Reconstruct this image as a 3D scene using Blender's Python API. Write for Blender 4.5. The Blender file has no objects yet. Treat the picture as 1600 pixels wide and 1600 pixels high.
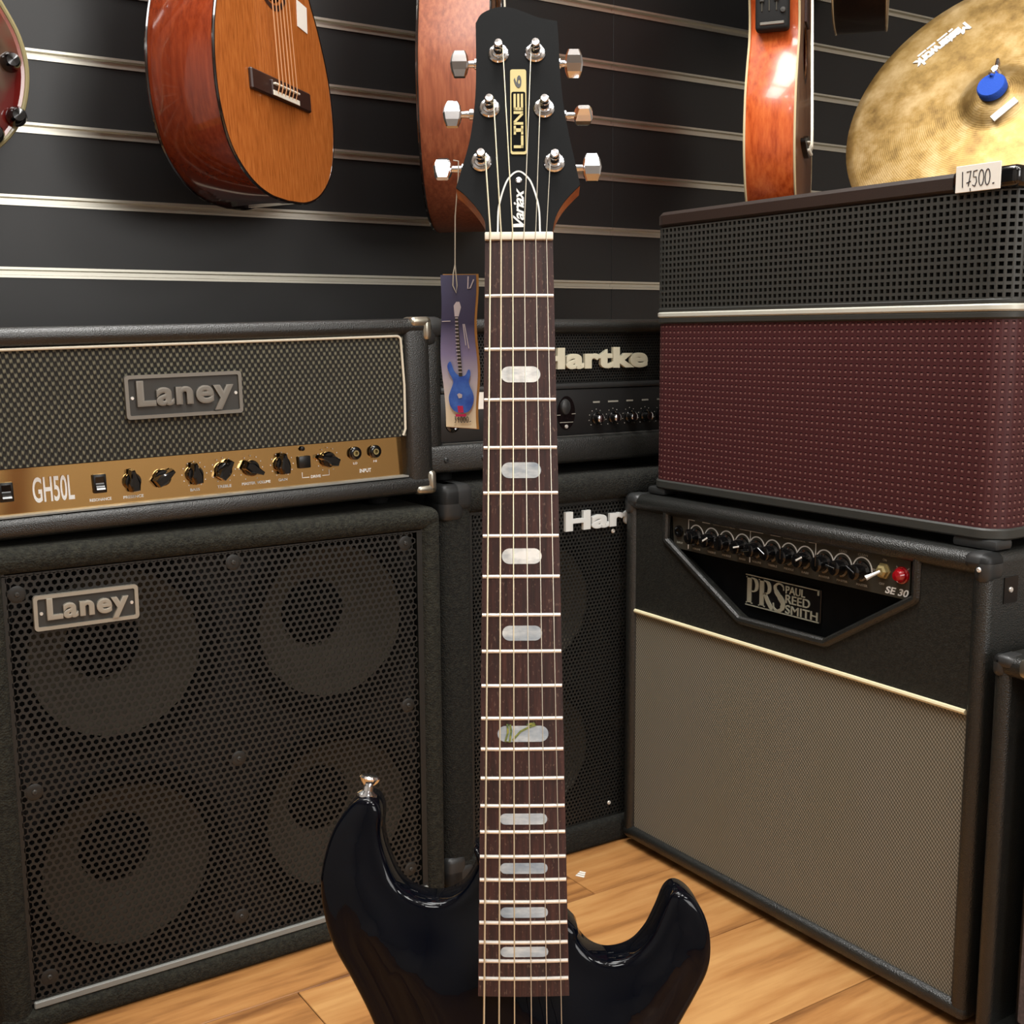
import bpy, bmesh, math, random
import numpy as np
from mathutils import Matrix, Vector
from mathutils.geometry import delaunay_2d_cdt
random.seed(7)
pi = math.pi
SC = bpy.context.scene
COL = SC.collection

# ------------------------------------------------------------------ camera, world, exposure, lights
def camera():
    yaw, pitch, roll = math.radians(56.596), math.radians(-8.656), math.radians(-0.338)
    f = Vector((math.cos(pitch)*math.cos(yaw), math.cos(pitch)*math.sin(yaw), math.sin(pitch)))
    r = Vector((math.sin(yaw), -math.cos(yaw), 0)); u = r.cross(f)
    r2 = r*math.cos(roll) + u*math.sin(roll); u2 = u*math.cos(roll) - r*math.sin(roll)
    cd = bpy.data.cameras.new('camera'); cd.sensor_width = 36; cd.lens = 36*1840/1600
    cd.clip_start = .02; cd.clip_end = 50
    co = bpy.data.objects.new('camera', cd); COL.objects.link(co)
    m = Matrix((r2, u2, -f)).transposed().to_4x4(); m.translation = (0, 0, .82)
    co.matrix_world = m; SC.camera = co
camera()
SC.view_settings.view_transform = 'Standard'; SC.view_settings.look = 'None'
SC.view_settings.gamma = 1; SC.view_settings.exposure = 0.0
try: SC.view_settings.use_curve_mapping = False
except Exception: pass
W = bpy.data.worlds.new('world'); SC.world = W; W.use_nodes = True
W.node_tree.nodes['Background'].inputs[0].default_value = (.9, .95, 1, 1)
W.node_tree.nodes['Background'].inputs[1].default_value = .02
def area(name, loc, target, sx, sy, power, col=(1, .985, .955)):
    l = bpy.data.lights.new(name, 'AREA'); l.shape = 'RECTANGLE'; l.size = sx; l.size_y = sy
    l.energy = power; l.color = col
    o = bpy.data.objects.new(name, l); COL.objects.link(o); o.location = loc
    o.rotation_euler = (Vector(target)-Vector(loc)).to_track_quat('-Z', 'Y').to_euler()
    return o
# shop lighting: panels and spots on the ceiling of the aisle, in front of the back wall and behind the camera
area('ceiling_panel_light', (0.35, 0.35, 2.72), (0.35, 0.40, 0), .6, .6, 20)
area('ceiling_panel_light', (1.0, -0.9, 2.72), (1.0, -0.8, 0), .6, .6, 22)
area('ceiling_panel_light', (-0.6, -0.8, 2.72), (-0.4, -0.6, 0), .6, .6, 22)
area('ceiling_panel_light', (0.80, 1.36, 2.72), (0.80, 1.36, 0), .6, .5, 25)
area('ceiling_panel_light', (0.10, 1.34, 2.72), (.10, 1.34, 0), .6, .5, 22)
area('ceiling_panel_light', (1.6, -1.9, 2.72), (1.6, -2.0, 0), .7, .5, 26)  # added to light the front wall that the gold control panel mirrors
area('rear_area_light', (0.95, -2.45, 1.60), (0.95, 1.8, 1.5), 1.3, .9, 28, (1, .99, .97))  # unseen source behind the camera, placed to brighten the slat strips
for i, (x, y) in enumerate(((.25, .95), (.62, -.25), (-.25, .5), (.9, .3), (.1, -.5), (1.3, -.3))):
    l = bpy.data.lights.new('track_spot', 'POINT'); l.energy = 4.2; l.shadow_soft_size = .05; l.color = (1, .985, .95)
    o = bpy.data.objects.new('track_spot', l); COL.objects.link(o); o.location = (x, y, 2.5)

# ------------------------------------------------------------------ materials
def lin(c):
    return tuple(((v/255)/12.92 if v/255 <= .04045 else ((v/255+.055)/1.055)**2.4) for v in c) + (1,)
class G:
    """small helper for node maths"""
    def __init__(s, m):
        m.use_nodes = True; s.nt = m.node_tree; s.b = s.nt.nodes['Principled BSDF']
        s.tc = s.nt.nodes.new('ShaderNodeTexCoord')
        s.sep = None
    def link(s, a, b): s.nt.links.new(a, b)
    def m(s, op, a, b=None, c=None):
        n = s.nt.nodes.new('ShaderNodeMath'); n.operation = op
        for i, v in enumerate((a, b, c)):
            if v is None: continue
            if isinstance(v, (int, float)): n.inputs[i].default_value = v
            else: s.link(v, n.inputs[i])
        return n.outputs[0]
    def xyz(s):
        if not s.sep:
            s.sep = s.nt.nodes.new('ShaderNodeSeparateXYZ'); s.link(s.tc.outputs['Object'], s.sep.inputs[0])
        return s.sep.outputs
    def scaled(s, v):
        n = s.nt.nodes.new('ShaderNodeMapping'); s.link(s.tc.outputs['Object'], n.inputs[0]); n.inputs['Scale'].default_value = v
        return n.outputs[0]
    def noise(s, scale, detail=3, vec=None, rough=.5):
        n = s.nt.nodes.new('ShaderNodeTexNoise'); n.inputs['Scale'].default_value = scale; n.inputs['Detail'].default_value = detail
        n.inputs['Roughness'].default_value = rough
        s.link(vec or s.tc.outputs['Object'], n.inputs['Vector']); return n.outputs[0]
    def voro(s, scale, vec=None):
        n = s.nt.nodes.new('ShaderNodeTexVoronoi'); n.inputs['Scale'].default_value = scale
        s.link(vec or s.tc.outputs['Object'], n.inputs['Vector']); return n.outputs[0]
    def ramp(s, fac, stops):
        n = s.nt.nodes.new('ShaderNodeValToRGB'); e = n.color_ramp.elements
        while len(e) < len(stops): e.new(.5)
        for el, (p, c) in zip(e, stops): el.position = p; el.color = c
        s.link(fac, n.inputs[0]); return n.outputs[0]
    def mix(s, fac, a, b):
        n = s.nt.nodes.new('ShaderNodeMix'); n.data_type = 'RGBA'
        for i, v in ((0, fac), (6, a), (7, b)):
            if isinstance(v, (int, float, tuple)): n.inputs[i].default_value = v
            else: s.link(v, n.inputs[i])
        return n.outputs[2]
    def bump(s, h, strength=.3, dist=.001):
        n = s.nt.nodes.new('ShaderNodeBump'); n.inputs['Strength'].default_value = strength; n.inputs['Distance'].default_value = dist
        s.link(h, n.inputs['Height']); s.link(n.outputs[0], s.b.inputs['Normal'])
def mat(name, col, rough=.5, metal=0, coat=0, spec=.5, bump=None, var=None, emit=None, coatr=.03):
    m = bpy.data.materials.new(name); g = G(m); b = g.b
    b.inputs['Base Color'].default_value = lin(col); b.inputs['Roughness'].default_value = rough
    b.inputs['Metallic'].default_value = metal; b.inputs['Coat Weight'].default_value = coat
    b.inputs['Coat Roughness'].default_value = coatr; b.inputs['Specular IOR Level'].default_value = spec
    if var:   # (scale, second colour)
        g.link(g.ramp(g.noise(var[0], 4), [(.35, lin(col)), (.65, lin(var[1]))]), b.inputs['Base Color'])
    if bump:  # (scale, strength, distance)
        g.bump(g.noise(bump[0], 3), bump[1], bump[2])
    if emit:
        b.inputs['Emission Color'].default_value = lin(col); b.inputs['Emission Strength'].default_value = emit
    return m
def woodmat(name, c1, c2, c3, axis, scale=18, rough=.3, coat=0, stretch=14, bump=.05, objrand=False):
    m = bpy.data.materials.new(name); g = G(m)
    sc = [stretch, stretch, stretch]; sc[axis] = 1
    v = g.scaled(tuple(sc))
    if objrand:
        oi = g.nt.nodes.new('ShaderNodeObjectInfo')
        ad = g.nt.nodes.new('ShaderNodeVectorMath'); ad.operation = 'ADD'
        cb = g.nt.nodes.new('ShaderNodeCombineXYZ')
        for i in range(3): g.link(g.m('MULTIPLY', oi.outputs['Random'], 37.0+11*i), cb.inputs[i])
        g.link(v, ad.inputs[0]); g.link(cb.outputs[0], ad.inputs[1]); v = ad.outputs[0]
    n = g.noise(scale/stretch*3, 6, v, .6)
    if objrand:
        n = g.m('ADD', n, g.m('MULTIPLY', g.m('SUBTRACT', oi.outputs['Random'], .5), .13))
    c = g.ramp(n, [(.32, lin(c1)), (.5, lin(c2)), (.68, lin(c3))])
    g.link(c, g.b.inputs['Base Color']); g.b.inputs['Roughness'].default_value = rough
    g.b.inputs['Coat Weight'].default_value = coat; g.b.inputs['Coat Roughness'].default_value = .04
    g.bump(n, bump, .001)
    return m
M = {}
M['wall'] = mat('slat_board', (17, 17, 17), .40, bump=(60, .04, .001))
M['alu'] = mat('aluminium', (208, 205, 192), .36, 1, bump=(9, .03, .001))
M['plaster'] = mat('plaster', (176, 174, 170), .8)
M['ceiling'] = mat('ceiling_paint', (205, 203, 198), .8)
M['floor'] = woodmat('oak_laminate', (116, 74, 40), (174, 122, 70), (196, 148, 92), 0, 9, .36, 0, 9, .06, True)
M['lacquer'] = mat('black_lacquer', (3, 5, 12), .045, spec=.24)
M['satin_black'] = mat('satin_black', (10, 11, 12), .5, spec=.1, bump=(500, .03, .0005))
M['chrome'] = mat('chrome', (232, 233, 236), .14, 1)
M['nickel'] = mat('nickel_silver', (236, 233, 226), .34, .6)
M['string'] = mat('string_steel', (215, 208, 190), .3, .75)
M['brass_string'] = mat('string_nickel', (226, 214, 184), .32, .7)
M['bone'] = mat('bone', (236, 230, 214), .4)
M['gold'] = mat('gold_plate', (164, 150, 104), .45, .6)
M['white_print'] = mat('white_print', (226, 226, 222), .5)
M['dim_print'] = mat('grey_print', (150, 148, 138), .55)
M['black'] = mat('black_plastic', (13, 13, 14), .32)
M['gloss_black'] = mat('gloss_black_plastic', (9, 9, 10), .12, coat=.5)
M['matte_black'] = mat('matte_black', (9, 9, 9), .8)
M['neck'] = woodmat('maple_neck', (120, 66, 32), (158, 94, 50), (176, 112, 62), 1, 40, .35, .3, 10)
def rosewood():
    m = bpy.data.materials.new('rosewood'); g = G(m)
    n1 = g.noise(60, 6, g.scaled((5, .35, 1)), .65); n2 = g.noise(28, 3, g.scaled((2.2, .3, 1)))
    c = g.ramp(n1, [(.3, lin((32, 19, 17))), (.5, lin((58, 32, 29))), (.7, lin((84, 48, 40)))])
    c = g.mix(g.m('MULTIPLY', n2, .55), c, lin((44, 32, 32)))
    fl = g.m('GREATER_THAN', g.noise(900, 2, g.scaled((1, .35, 1))), .66)
    c = g.mix(g.m('MULTIPLY', fl, .2), c, lin((170, 140, 120)))
    g.link(c, g.b.inputs['Base Color']); g.b.inputs['Roughness'].default_value = .42; g.bump(n1, .25, .0006); return m
M['rosewood'] = rosewood()
def pearl(add):
    m = bpy.data.materials.new('mother_of_pearl'); g = G(m)
    n = g.noise(45, 4, g.scaled((1, 2.5, 1)), .6)
    oi = g.nt.nodes.new('ShaderNodeObjectInfo')
    n = g.m('ADD', n, g.m('ADD', add, g.m('MULTIPLY', g.m('SUBTRACT', oi.outputs['Random'], .5), .12)))
    g.link(g.ramp(n, [(.3, lin((136, 148, 160))), (.5, lin((172, 180, 186))), (.66, lin((206, 210, 210))), (.8, lin((240, 241, 238)))]), g.b.inputs['Base Color'])
    g.b.inputs['Roughness'].default_value = .22; g.b.inputs['Coat Weight'].default_value = .6; return m
M['pearl'] = pearl(0)
M['pearl_bright'] = pearl(.28)
M['abalone'] = mat('abalone', (150, 150, 70), .25, coat=.5, var=(400, (70, 96, 70)))
def tolex(name, col, col2, sc, st, rough=.5):
    m = bpy.data.materials.new(name); g = G(m)
    v = g.voro(sc); n = g.noise(sc*.45, 4)
    g.link(g.ramp(n, [(.35, lin(col)), (.75, lin(col2))]), g.b.inputs['Base Color'])
    g.b.inputs['Roughness'].default_value = rough; g.b.inputs['Specular IOR Level'].default_value = .75 if rough < .5 else .3; g.bump(v, st, .0012); return m
M['tolex'] = tolex('black_tolex', (20, 21, 19), (30, 31, 28), 640, .4, .40)
M['tolex_fine'] = tolex('ribbed_tolex', (20, 21, 20), (30, 31, 29), 760, .32, .36)
M['fascia'] = tolex('worn_tolex', (25, 26, 23), (42, 42, 38), 520, .4, .6)
M['carpet'] = tolex('cabinet_carpet', (28, 28, 24), (50, 50, 42), 420, .9, .95)
M['carpet2'] = tolex('dark_carpet', (24, 24, 22), (42, 42, 37), 420, .9, .95)
M['grille'] = mat('black_steel_grille', (30, 30, 28), .5, .0)
M['cone'] = mat('paper_cone', (80, 76, 65), .85, var=(30, (90, 85, 74)))
M['silvercone'] = mat('aluminium_cone', (116, 110, 98), .45, .4)
M['cream'] = mat('cream_piping', (226, 216, 178), .5)
M['piping'] = mat('white_piping', (214, 206, 186), .45)
M['greymetal'] = mat('cast_badge_metal', (128, 124, 116), .42, .55, bump=(300, .05, .0005))
M['palemetal'] = mat('worn_badge_metal', (168, 163, 150), .4, .45, bump=(300, .05, .0005))
M['badge_dark'] = mat('badge_field', (62, 61, 58), .5, .3)
M['strip'] = mat('grey_strip', (128, 130, 126), .5)
M['goldpanel'] = mat('gold_mirror_panel', (226, 184, 120), .11, 1)
M['corner'] = mat('worn_steel_corner', (176, 172, 158), .3, .9, bump=(90, .05, .001))
M['field_black'] = mat('field_black', (8, 8, 8), .7, spec=.08)
M['plastic_corner'] = mat('grey_plastic_corner', (44, 45, 45), .4)
M['panel_dark'] = mat('dark_control_panel', (66, 63, 54), .45, .3)
M['panel_black'] = mat('black_control_panel', (24, 24, 24), .45)
M['lamp_red'] = mat('red_jewel', (150, 10, 22), .12, coat=1)
M['logo_silver'] = mat('logo_silver', (172, 172, 154), .45, .3)
M['hart_a'] = mat('lettering_cream', (214, 210, 186), .4)
M['hart_b'] = mat('lettering_white', (226, 230, 228), .45)
M['maroon'] = mat('maroon_grille', (64, 20, 24), .6, bump=(200, .1, .001))
M['pinkcloth'] = mat('red_grille_cloth', (54, 16, 20), .85, var=(60, (46, 13, 17)))
M['brown_lid'] = mat('brown_leatherette', (48, 38, 34), .42, bump=(500, .2, .0008))
M['stripe'] = mat('silver_stripe', (214, 214, 202), .35, .2)
M['paper'] = mat('white_paper', (236, 232, 222), .7)
M['ink'] = mat('pen_ink', (38, 36, 44), .6)
M['grid_black'] = mat('black_plastic_grid', (52, 53, 50), .5)
M['cedar'] = woodmat('cedar_top', (150, 82, 34), (176, 100, 44), (190, 114, 54), 1, 90, .22, .4, 9, .02)
M['brown_top'] = woodmat('brown_mahogany_top', (96, 60, 36), (122, 80, 50), (140, 96, 62), 1, 80, .35, .2, 9, .02)
M['mahogany'] = woodmat('mahogany_side', (112, 40, 18), (128, 50, 24), (142, 60, 30), 1, 60, .12, 1, 16, .004)
M['sapele'] = woodmat('sapele_side', (118, 60, 36), (138, 74, 46), (154, 90, 58), 1, 60, .5, 0, 16, .004)
M['koa'] = woodmat('flamed_side', (160, 62, 24), (192, 86, 38), (206, 104, 50), 1, 40, .25, .22, 7, .004)
M['dark_side'] = woodmat('dark_brown_side', (24, 12, 10), (34, 19, 15), (44, 26, 20), 1, 46, .4, .1, 5, .01)
M['binding_dark'] = mat('dark_binding', (20, 14, 12), .15, coat=1)
M['binding_cream'] = mat('cream_binding', (206, 190, 150), .25, coat=.6)
M['bridge_wood'] = mat('bridge_rosewood', (52, 32, 26), .4)
M['nylon'] = mat('nylon_string', (206, 150, 104), .35)
M['redburst'] = None
def burst():
    m = bpy.data.materials.new('wine_red_lacquer'); g = G(m)
    n = g.noise(9, 3)
    g.link(g.ramp(n, [(.35, lin((46, 34, 28))), (.5, lin((88, 66, 52))), (.62, lin((96, 22, 20)))]), g.b.inputs['Base Color'])
    g.b.inputs['Roughness'].default_value = .12; g.b.inputs['Coat Weight'].default_value = 1; return m
M['redburst'] = burst()
def bronze():
    m = bpy.data.materials.new('hammered_bronze'); g = G(m)
    n1 = g.noise(16, 6, None, .65); n2 = g.noise(60, 4)
    c = g.ramp(n1, [(.32, lin((112, 86, 46))), (.48, lin((158, 128, 74))), (.66, lin((186, 160, 114)))])
    g.link(c, g.b.inputs['Base Color']); g.b.inputs['Metallic'].default_value = .7
    g.link(g.m('ADD', .32, g.m('MULTIPLY', n1, .25)), g.b.inputs['Roughness'])
    # lathe grooves
    x = g.xyz(); r = g.m('SQRT', g.m('ADD', g.m('MULTIPLY', x[0], x[0]), g.m('MULTIPLY', x[1], x[1])))
    gr = g.m('SINE', g.m('MULTIPLY', r, 1900))
    g.bump(g.m('ADD', g.m('MULTIPLY', gr, .10), n2), .22, .0012); return m
M['bronze'] = bronze()
M['old_binding'] = mat('aged_binding', (150, 140, 102), .3, coat=.5)
M['nub'] = mat('cloth_nubs', (116, 78, 74), .6)
M['surround'] = mat('rubber_surround', (16, 16, 15), .95, spec=.1)
M['felt'] = mat('blue_felt', (40, 84, 190), .95, bump=(600, .6, .001))
def basket():
    m = bpy.data.materials.new('basket_weave_cloth'); g = G(m); x = g.xyz()
    p, q = 2*pi/.0078, 2*pi/.0108
    a = g.m('SINE', g.m('MULTIPLY', x[0], p)); b = g.m('SINE', g.m('MULTIPLY', x[2], q))
    v = g.m('ADD', g.m('MULTIPLY', g.m('MULTIPLY', a, b), .5), .5)
    fine = g.m('SINE', g.m('MULTIPLY', g.m('ADD', x[0], g.m('MULTIPLY', x[2], .25)), p*3))
    v2 = g.m('ADD', v, g.m('MULTIPLY', fine, .08))
    n = g.noise(30, 2)
    c = g.ramp(v2, [(.46, lin((15, 14, 12))), (.68, lin((86, 84, 69))), (.95, lin((130, 127, 106)))])
    g.link(g.mix(g.m('MULTIPLY', n, .5), c, lin((30, 29, 25))), g.b.inputs['Base Color'])
    g.b.inputs['Roughness'].default_value = .85; g.bump(v2, .6, .0012); return m
M['basket'] = basket()
def twill():
    m = bpy.data.materials.new('sparkle_grille_cloth'); g = G(m); x = g.xyz()
    a = g.m('SINE', g.m('MULTIPLY', g.m('ADD', x[0], g.m('MULTIPLY', x[2], 1.0)), 2*pi/.0056))
    b = g.m('SINE', g.m('MULTIPLY', g.m('SUBTRACT', x[0], g.m('MULTIPLY', x[2], .6)), 2*pi/.0041))
    v = g.m('ADD', .5, g.m('ADD', g.m('MULTIPLY', a, .3), g.m('MULTIPLY', b, .16)))
    big = g.noise(5, 3, g.scaled((1.6, 1, .5)))
    c = g.ramp(v, [(.2, lin((62, 59, 54))), (.55, lin((116, 111, 100))), (.9, lin((160, 155, 142)))])
    c = g.mix(g.m('MULTIPLY', big, .45), c, lin((104, 98, 68)))
    g.link(c, g.b.inputs['Base Color']); g.b.inputs['Roughness'].default_value = .8; g.bump(v, .3, .0006); return m
M['twill'] = twill()
M['greycloth'] = mat('grey_cloth', (92, 80, 78), .9, var=(300, (72, 63, 60)))
M['card'] = mat('brown_cardboard', (176, 128, 66), .85)
def tagprint():
    m = bpy.data.materials.new('tag_print'); g = G(m); z = g.xyz()[1]
    t = g.m('DIVIDE', g.m('ADD', z, .1695), .1015)
    g.link(g.ramp(t, [(0, lin((244, 230, 194))), (.12, lin((240, 228, 202))), (.3, lin((208, 204, 216))), (.48, lin((140, 136, 180))), (.68, lin((58, 56, 88))), (1, lin((70, 70, 98)))]), g.b.inputs['Base Color'])
    g.b.inputs['Roughness'].default_value = .4; return m
M['tagprint'] = tagprint()
M['tag_blue'] = mat('printed_blue', (44, 84, 186), .4, var=(120, (70, 120, 214)))
M['tag_red'] = mat('printed_red', (196, 40, 90), .5)
M['tag_grey'] = mat('printed_grey', (196, 190, 196), .5)
M['twine'] = mat('cotton_twine', (190, 186, 170), .8)

# ------------------------------------------------------------------ mesh helpers
class MB:
    def __init__(s): s.v = []; s.f = []
    def add(s, vs, fs, mx=None):
        o = len(s.v)
        s.v += [tuple(mx @ Vector(p)) if mx else tuple(p) for p in vs]
        s.f += [tuple(i+o for i in f) for f in fs]; return s
    def box(s, x0, x1, y0, y1, z0, z1, mx=None):
        vs = [(x, y, z) for x in (x0, x1) for y in (y0, y1) for z in (z0, z1)]
        return s.add(vs, [(0, 1, 3, 2), (4, 6, 7, 5), (0, 4, 5, 1), (2, 3, 7, 6), (0, 2, 6, 4), (1, 5, 7, 3)], mx)
    def rbox(s, x0, x1, y0, y1, z0, z1, r=.005, seg=3, mx=None):
        bm = bmesh.new(); bmesh.ops.create_cube(bm, size=1)
        for v in bm.verts: v.co = ((x0+x1)/2+v.co.x*(x1-x0), (y0+y1)/2+v.co.y*(y1-y0), (z0+z1)/2+v.co.z*(z1-z0))
        r = min(r, .499*min(x1-x0, y1-y0, z1-z0))
        bmesh.ops.bevel(bm, geom=bm.edges[:], offset=r, segments=seg, profile=.5, affect='EDGES')
        return s.addbm(bm, mx)
    def addbm(s, bm, mx=None):
        bm.verts.index_update()
        s.add([v.co[:] for v in bm.verts], [tuple(v.index for v in f.verts) for f in bm.faces], mx); bm.free(); return s
    def prism(s, pts, a, b, axis='y', mx=None):
        """closed outline (2D) extruded from a to b. axis y: pts=(x,z); axis z: pts=(x,y); axis x: pts=(y,z)"""
        n = len(pts)
        def P(p, t): return {'y': (p[0], t, p[1]), 'z': (p[0], p[1], t), 'x': (t, p[0], p[1])}[axis]
        vs = [P(p, a) for p in pts]+[P(p, b) for p in pts]
        fs = [(i, (i+1) % n, n+(i+1) % n, n+i) for i in range(n)]+[tuple(range(n))[::-1], tuple(range(n, 2*n))]
        return s.add(vs, fs, mx)
    def lathe(s, prof, seg=20, mx=None, cap=True):
        """profile (r, h) around the local z axis"""
        vs = []; fs = []; k = len(prof)
        for i in range(seg):
            a = 2*pi*i/seg
            vs += [(r*math.cos(a), r*math.sin(a), h) for r, h in prof]
        for i in range(seg):
            j = (i+1) % seg
            for q in range(k-1): fs.append((i*k+q, j*k+q, j*k+q+1, i*k+q+1))
        if cap:
            if prof[0][0] > 1e-6: fs.append(tuple(i*k for i in range(seg))[::-1])
            if prof[-1][0] > 1e-6: fs.append(tuple(i*k+k-1 for i in range(seg)))
        return s.add(vs, fs, mx)
    def tube(s, pts, r, seg=8, mx=None):
        pts = [Vector(p) for p in pts]; vs = []; fs = []; n = len(pts); up = None
        for i, p in enumerate(pts):
            t = (pts[min(i+1, n-1)]-pts[max(i-1, 0)]).normalized()
            if up is None: up = t.orthogonal().normalized()
            up = (up-t*up.dot(t)).normalized(); w = t.cross(up)
            rr = r[i] if isinstance(r, (list, tuple)) else r
            vs += [tuple(p+(up*math.cos(2*pi*k/seg)+w*math.sin(2*pi*k/seg))*rr) for k in range(seg)]
        for i in range(n-1):
            for k in range(seg):
                fs.append((i*seg+k, i*seg+(k+1) % seg, (i+1)*seg+(k+1) % seg, (i+1)*seg+k))
        fs += [tuple(range(seg))[::-1], tuple(range((n-1)*seg, n*seg))]
        return s.add(vs, fs, mx)
    def ribbon(s, pts, w, y0, y1, mx=None):
        """flat stroke in the xz plane, extruded from y0 (front) to y1"""
        pts = [Vector(p) for p in pts]; n = len(pts); L = []; R_ = []
        for i, p in enumerate(pts):
            t = (pts[min(i+1, n-1)]-pts[max(i-1, 0)]); t = t.normalized() if t.length > 0 else Vector((1, 0))
            ww = (w[i] if isinstance(w, (list, tuple)) else w)/2
            L.append(p+Vector((-t.y, t.x))*ww); R_.append(p-Vector((-t.y, t.x))*ww)
        for i in range(n-1):
            q = [L[i], L[i+1], R_[i+1], R_[i]]
            vs = [(a.x, y0, a.y) for a in q]+[(a.x, y1, a.y) for a in q]
            s.add(vs, [(0, 1, 2, 3), (7, 6, 5, 4), (0, 4, 5, 1), (1, 5, 6, 2), (2, 6, 7, 3), (3, 7, 4, 0)], mx)
        return s
    def mesh(s, name, ang=35):
        me = bpy.data.meshes.new(name); me.from_pydata(s.v, [], s.f); me.validate(); me.update()
        bm = bmesh.new(); bm.from_mesh(me); bmesh.ops.recalc_face_normals(bm, faces=bm.faces[:]); bm.to_mesh(me); bm.free()
        me.polygons.foreach_set('use_smooth', [True]*len(me.polygons))
        try: me.set_sharp_from_angle(angle=math.radians(ang))
        except Exception: pass
        return me
    def build(s, name, m, parent=None, kind=None, label=None, ang=35):
        return link(name, s.mesh(name, ang), m, parent, kind, label)
def link(name, me, m, parent=None, kind=None, label=None):
    if m: me.materials.clear(); me.materials.append(m)
    o = bpy.data.objects.new(name, me); COL.objects.link(o)
    if parent: o.parent = parent
    if kind: o['kind'] = kind
    if label: o['label'] = label
    return o
def copyof(o, parent, mx=None):
    c = o.copy(); COL.objects.link(c); c.parent = parent
    if mx is not None: c.matrix_local = mx
    return c
def thing(name, label, cat, mx, group=None):
    o = bpy.data.objects.new(name, None); COL.objects.link(o); o.empty_display_size = .05
    o.matrix_world = mx; o['label'] = label; o['category'] = cat
    if group: o['group'] = group
    return o
def frame(loc, yaw=0, roll=0):
    return Matrix.Translation(loc) @ Matrix.Rotation(math.radians(yaw), 4, 'Z') @ Matrix.Rotation(-math.radians(roll), 4, 'Y')
FRONT = Matrix.Rotation(pi/2, 4, 'X')       # local z axis -> -y (out of a front panel)
def at(x, y, z): return Matrix.Translation((x, y, z)) @ FRONT
def smooth_closed(pts, per=8):
    n = len(pts); out = []
    for i in range(n):
        p0, p1, p2, p3 = [np.array(pts[(i+k-1) % n], float) for k in range(4)]
        for j in range(per):
            t = j/per
            out.append(tuple(.5*((2*p1)+(-p0+p2)*t+(2*p0-5*p1+4*p2-p3)*t*t+(-p0+3*p1-3*p2+p3)*t**3)))
    return out
def smooth_open(pts, per=8):
    P_ = [np.array(p, float) for p in pts]; P_ = [2*P_[0]-P_[1]]+P_+[2*P_[-1]-P_[-2]]; out = []
    for i in range(1, len(P_)-2):
        p0, p1, p2, p3 = P_[i-1:i+3]
        for j in range(per):
            t = j/per
            out.append(tuple(.5*((2*p1)+(-p0+p2)*t+(2*p0-5*p1+4*p2-p3)*t*t+(-p0+3*p1-3*p2+p3)*t**3)))
    out.append(tuple(P_[-2])); return out
def arc(cx, cy, r, a0, a1, n=12, ry=None):
    return [(cx+r*math.cos(math.radians(a0+(a1-a0)*i/n)), cy+(ry or r)*math.sin(math.radians(a0+(a1-a0)*i/n))) for i in range(n+1)]
def rrect(x0, x1, z0, z1, r, n=5):
    return arc(x1-r, z1-r, r, 0, 90, n)+arc(x0+r, z1-r, r, 90, 180, n)+arc(x0+r, z0+r, r, 180, 270, n)+arc(x1-r, z0+r, r, 270, 360, n)
_tc = {}
def textmesh(s, bold=0, shear=0, space=1):
    k = (s, bold, shear, space)
    if k not in _tc:
        cu = bpy.data.curves.new('lettering', 'FONT'); cu.body = s; cu.extrude = .5; cu.bevel_depth = bold; cu.bevel_resolution = 0; cu.shear = shear
        cu.space_character = space; cu.resolution_u = 5
        o = bpy.data.objects.new('lettering', cu); COL.objects.link(o)
        dg = bpy.context.evaluated_depsgraph_get(); dg.update()
        me = o.evaluated_get(dg).to_mesh()
        V = np.array([v.co[:] for v in me.vertices]); F = [tuple(p.vertices) for p in me.polygons]
        V = V.copy(); V[:, 2] *= 1.0; V[:, :2] -= V[:, :2].min(0); _tc[k] = (V, F, V[:, :2].max(0))
        o.evaluated_get(dg).to_mesh_clear(); bpy.data.objects.remove(o); bpy.data.curves.remove(cu)
    return _tc[k]
def letter(mb, s, x0, x1, z0, z1, y, depth, bold=0, shear=0, space=1, mx=None, tilt=0):
    """text scaled into the box x0..x1, z0..z1 on the plane y (front face at y-depth)"""
    V, F, sz = textmesh(s, bold, shear, space)
    vs = [(x0+p[0]/sz[0]*(x1-x0), y-depth*(p[2]/(1+2*bold)+.5), z0+p[1]/sz[1]*(z1-z0)+tilt*(p[0]/sz[0])) for p in V]
    return mb.add(vs, F, mx)
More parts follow.
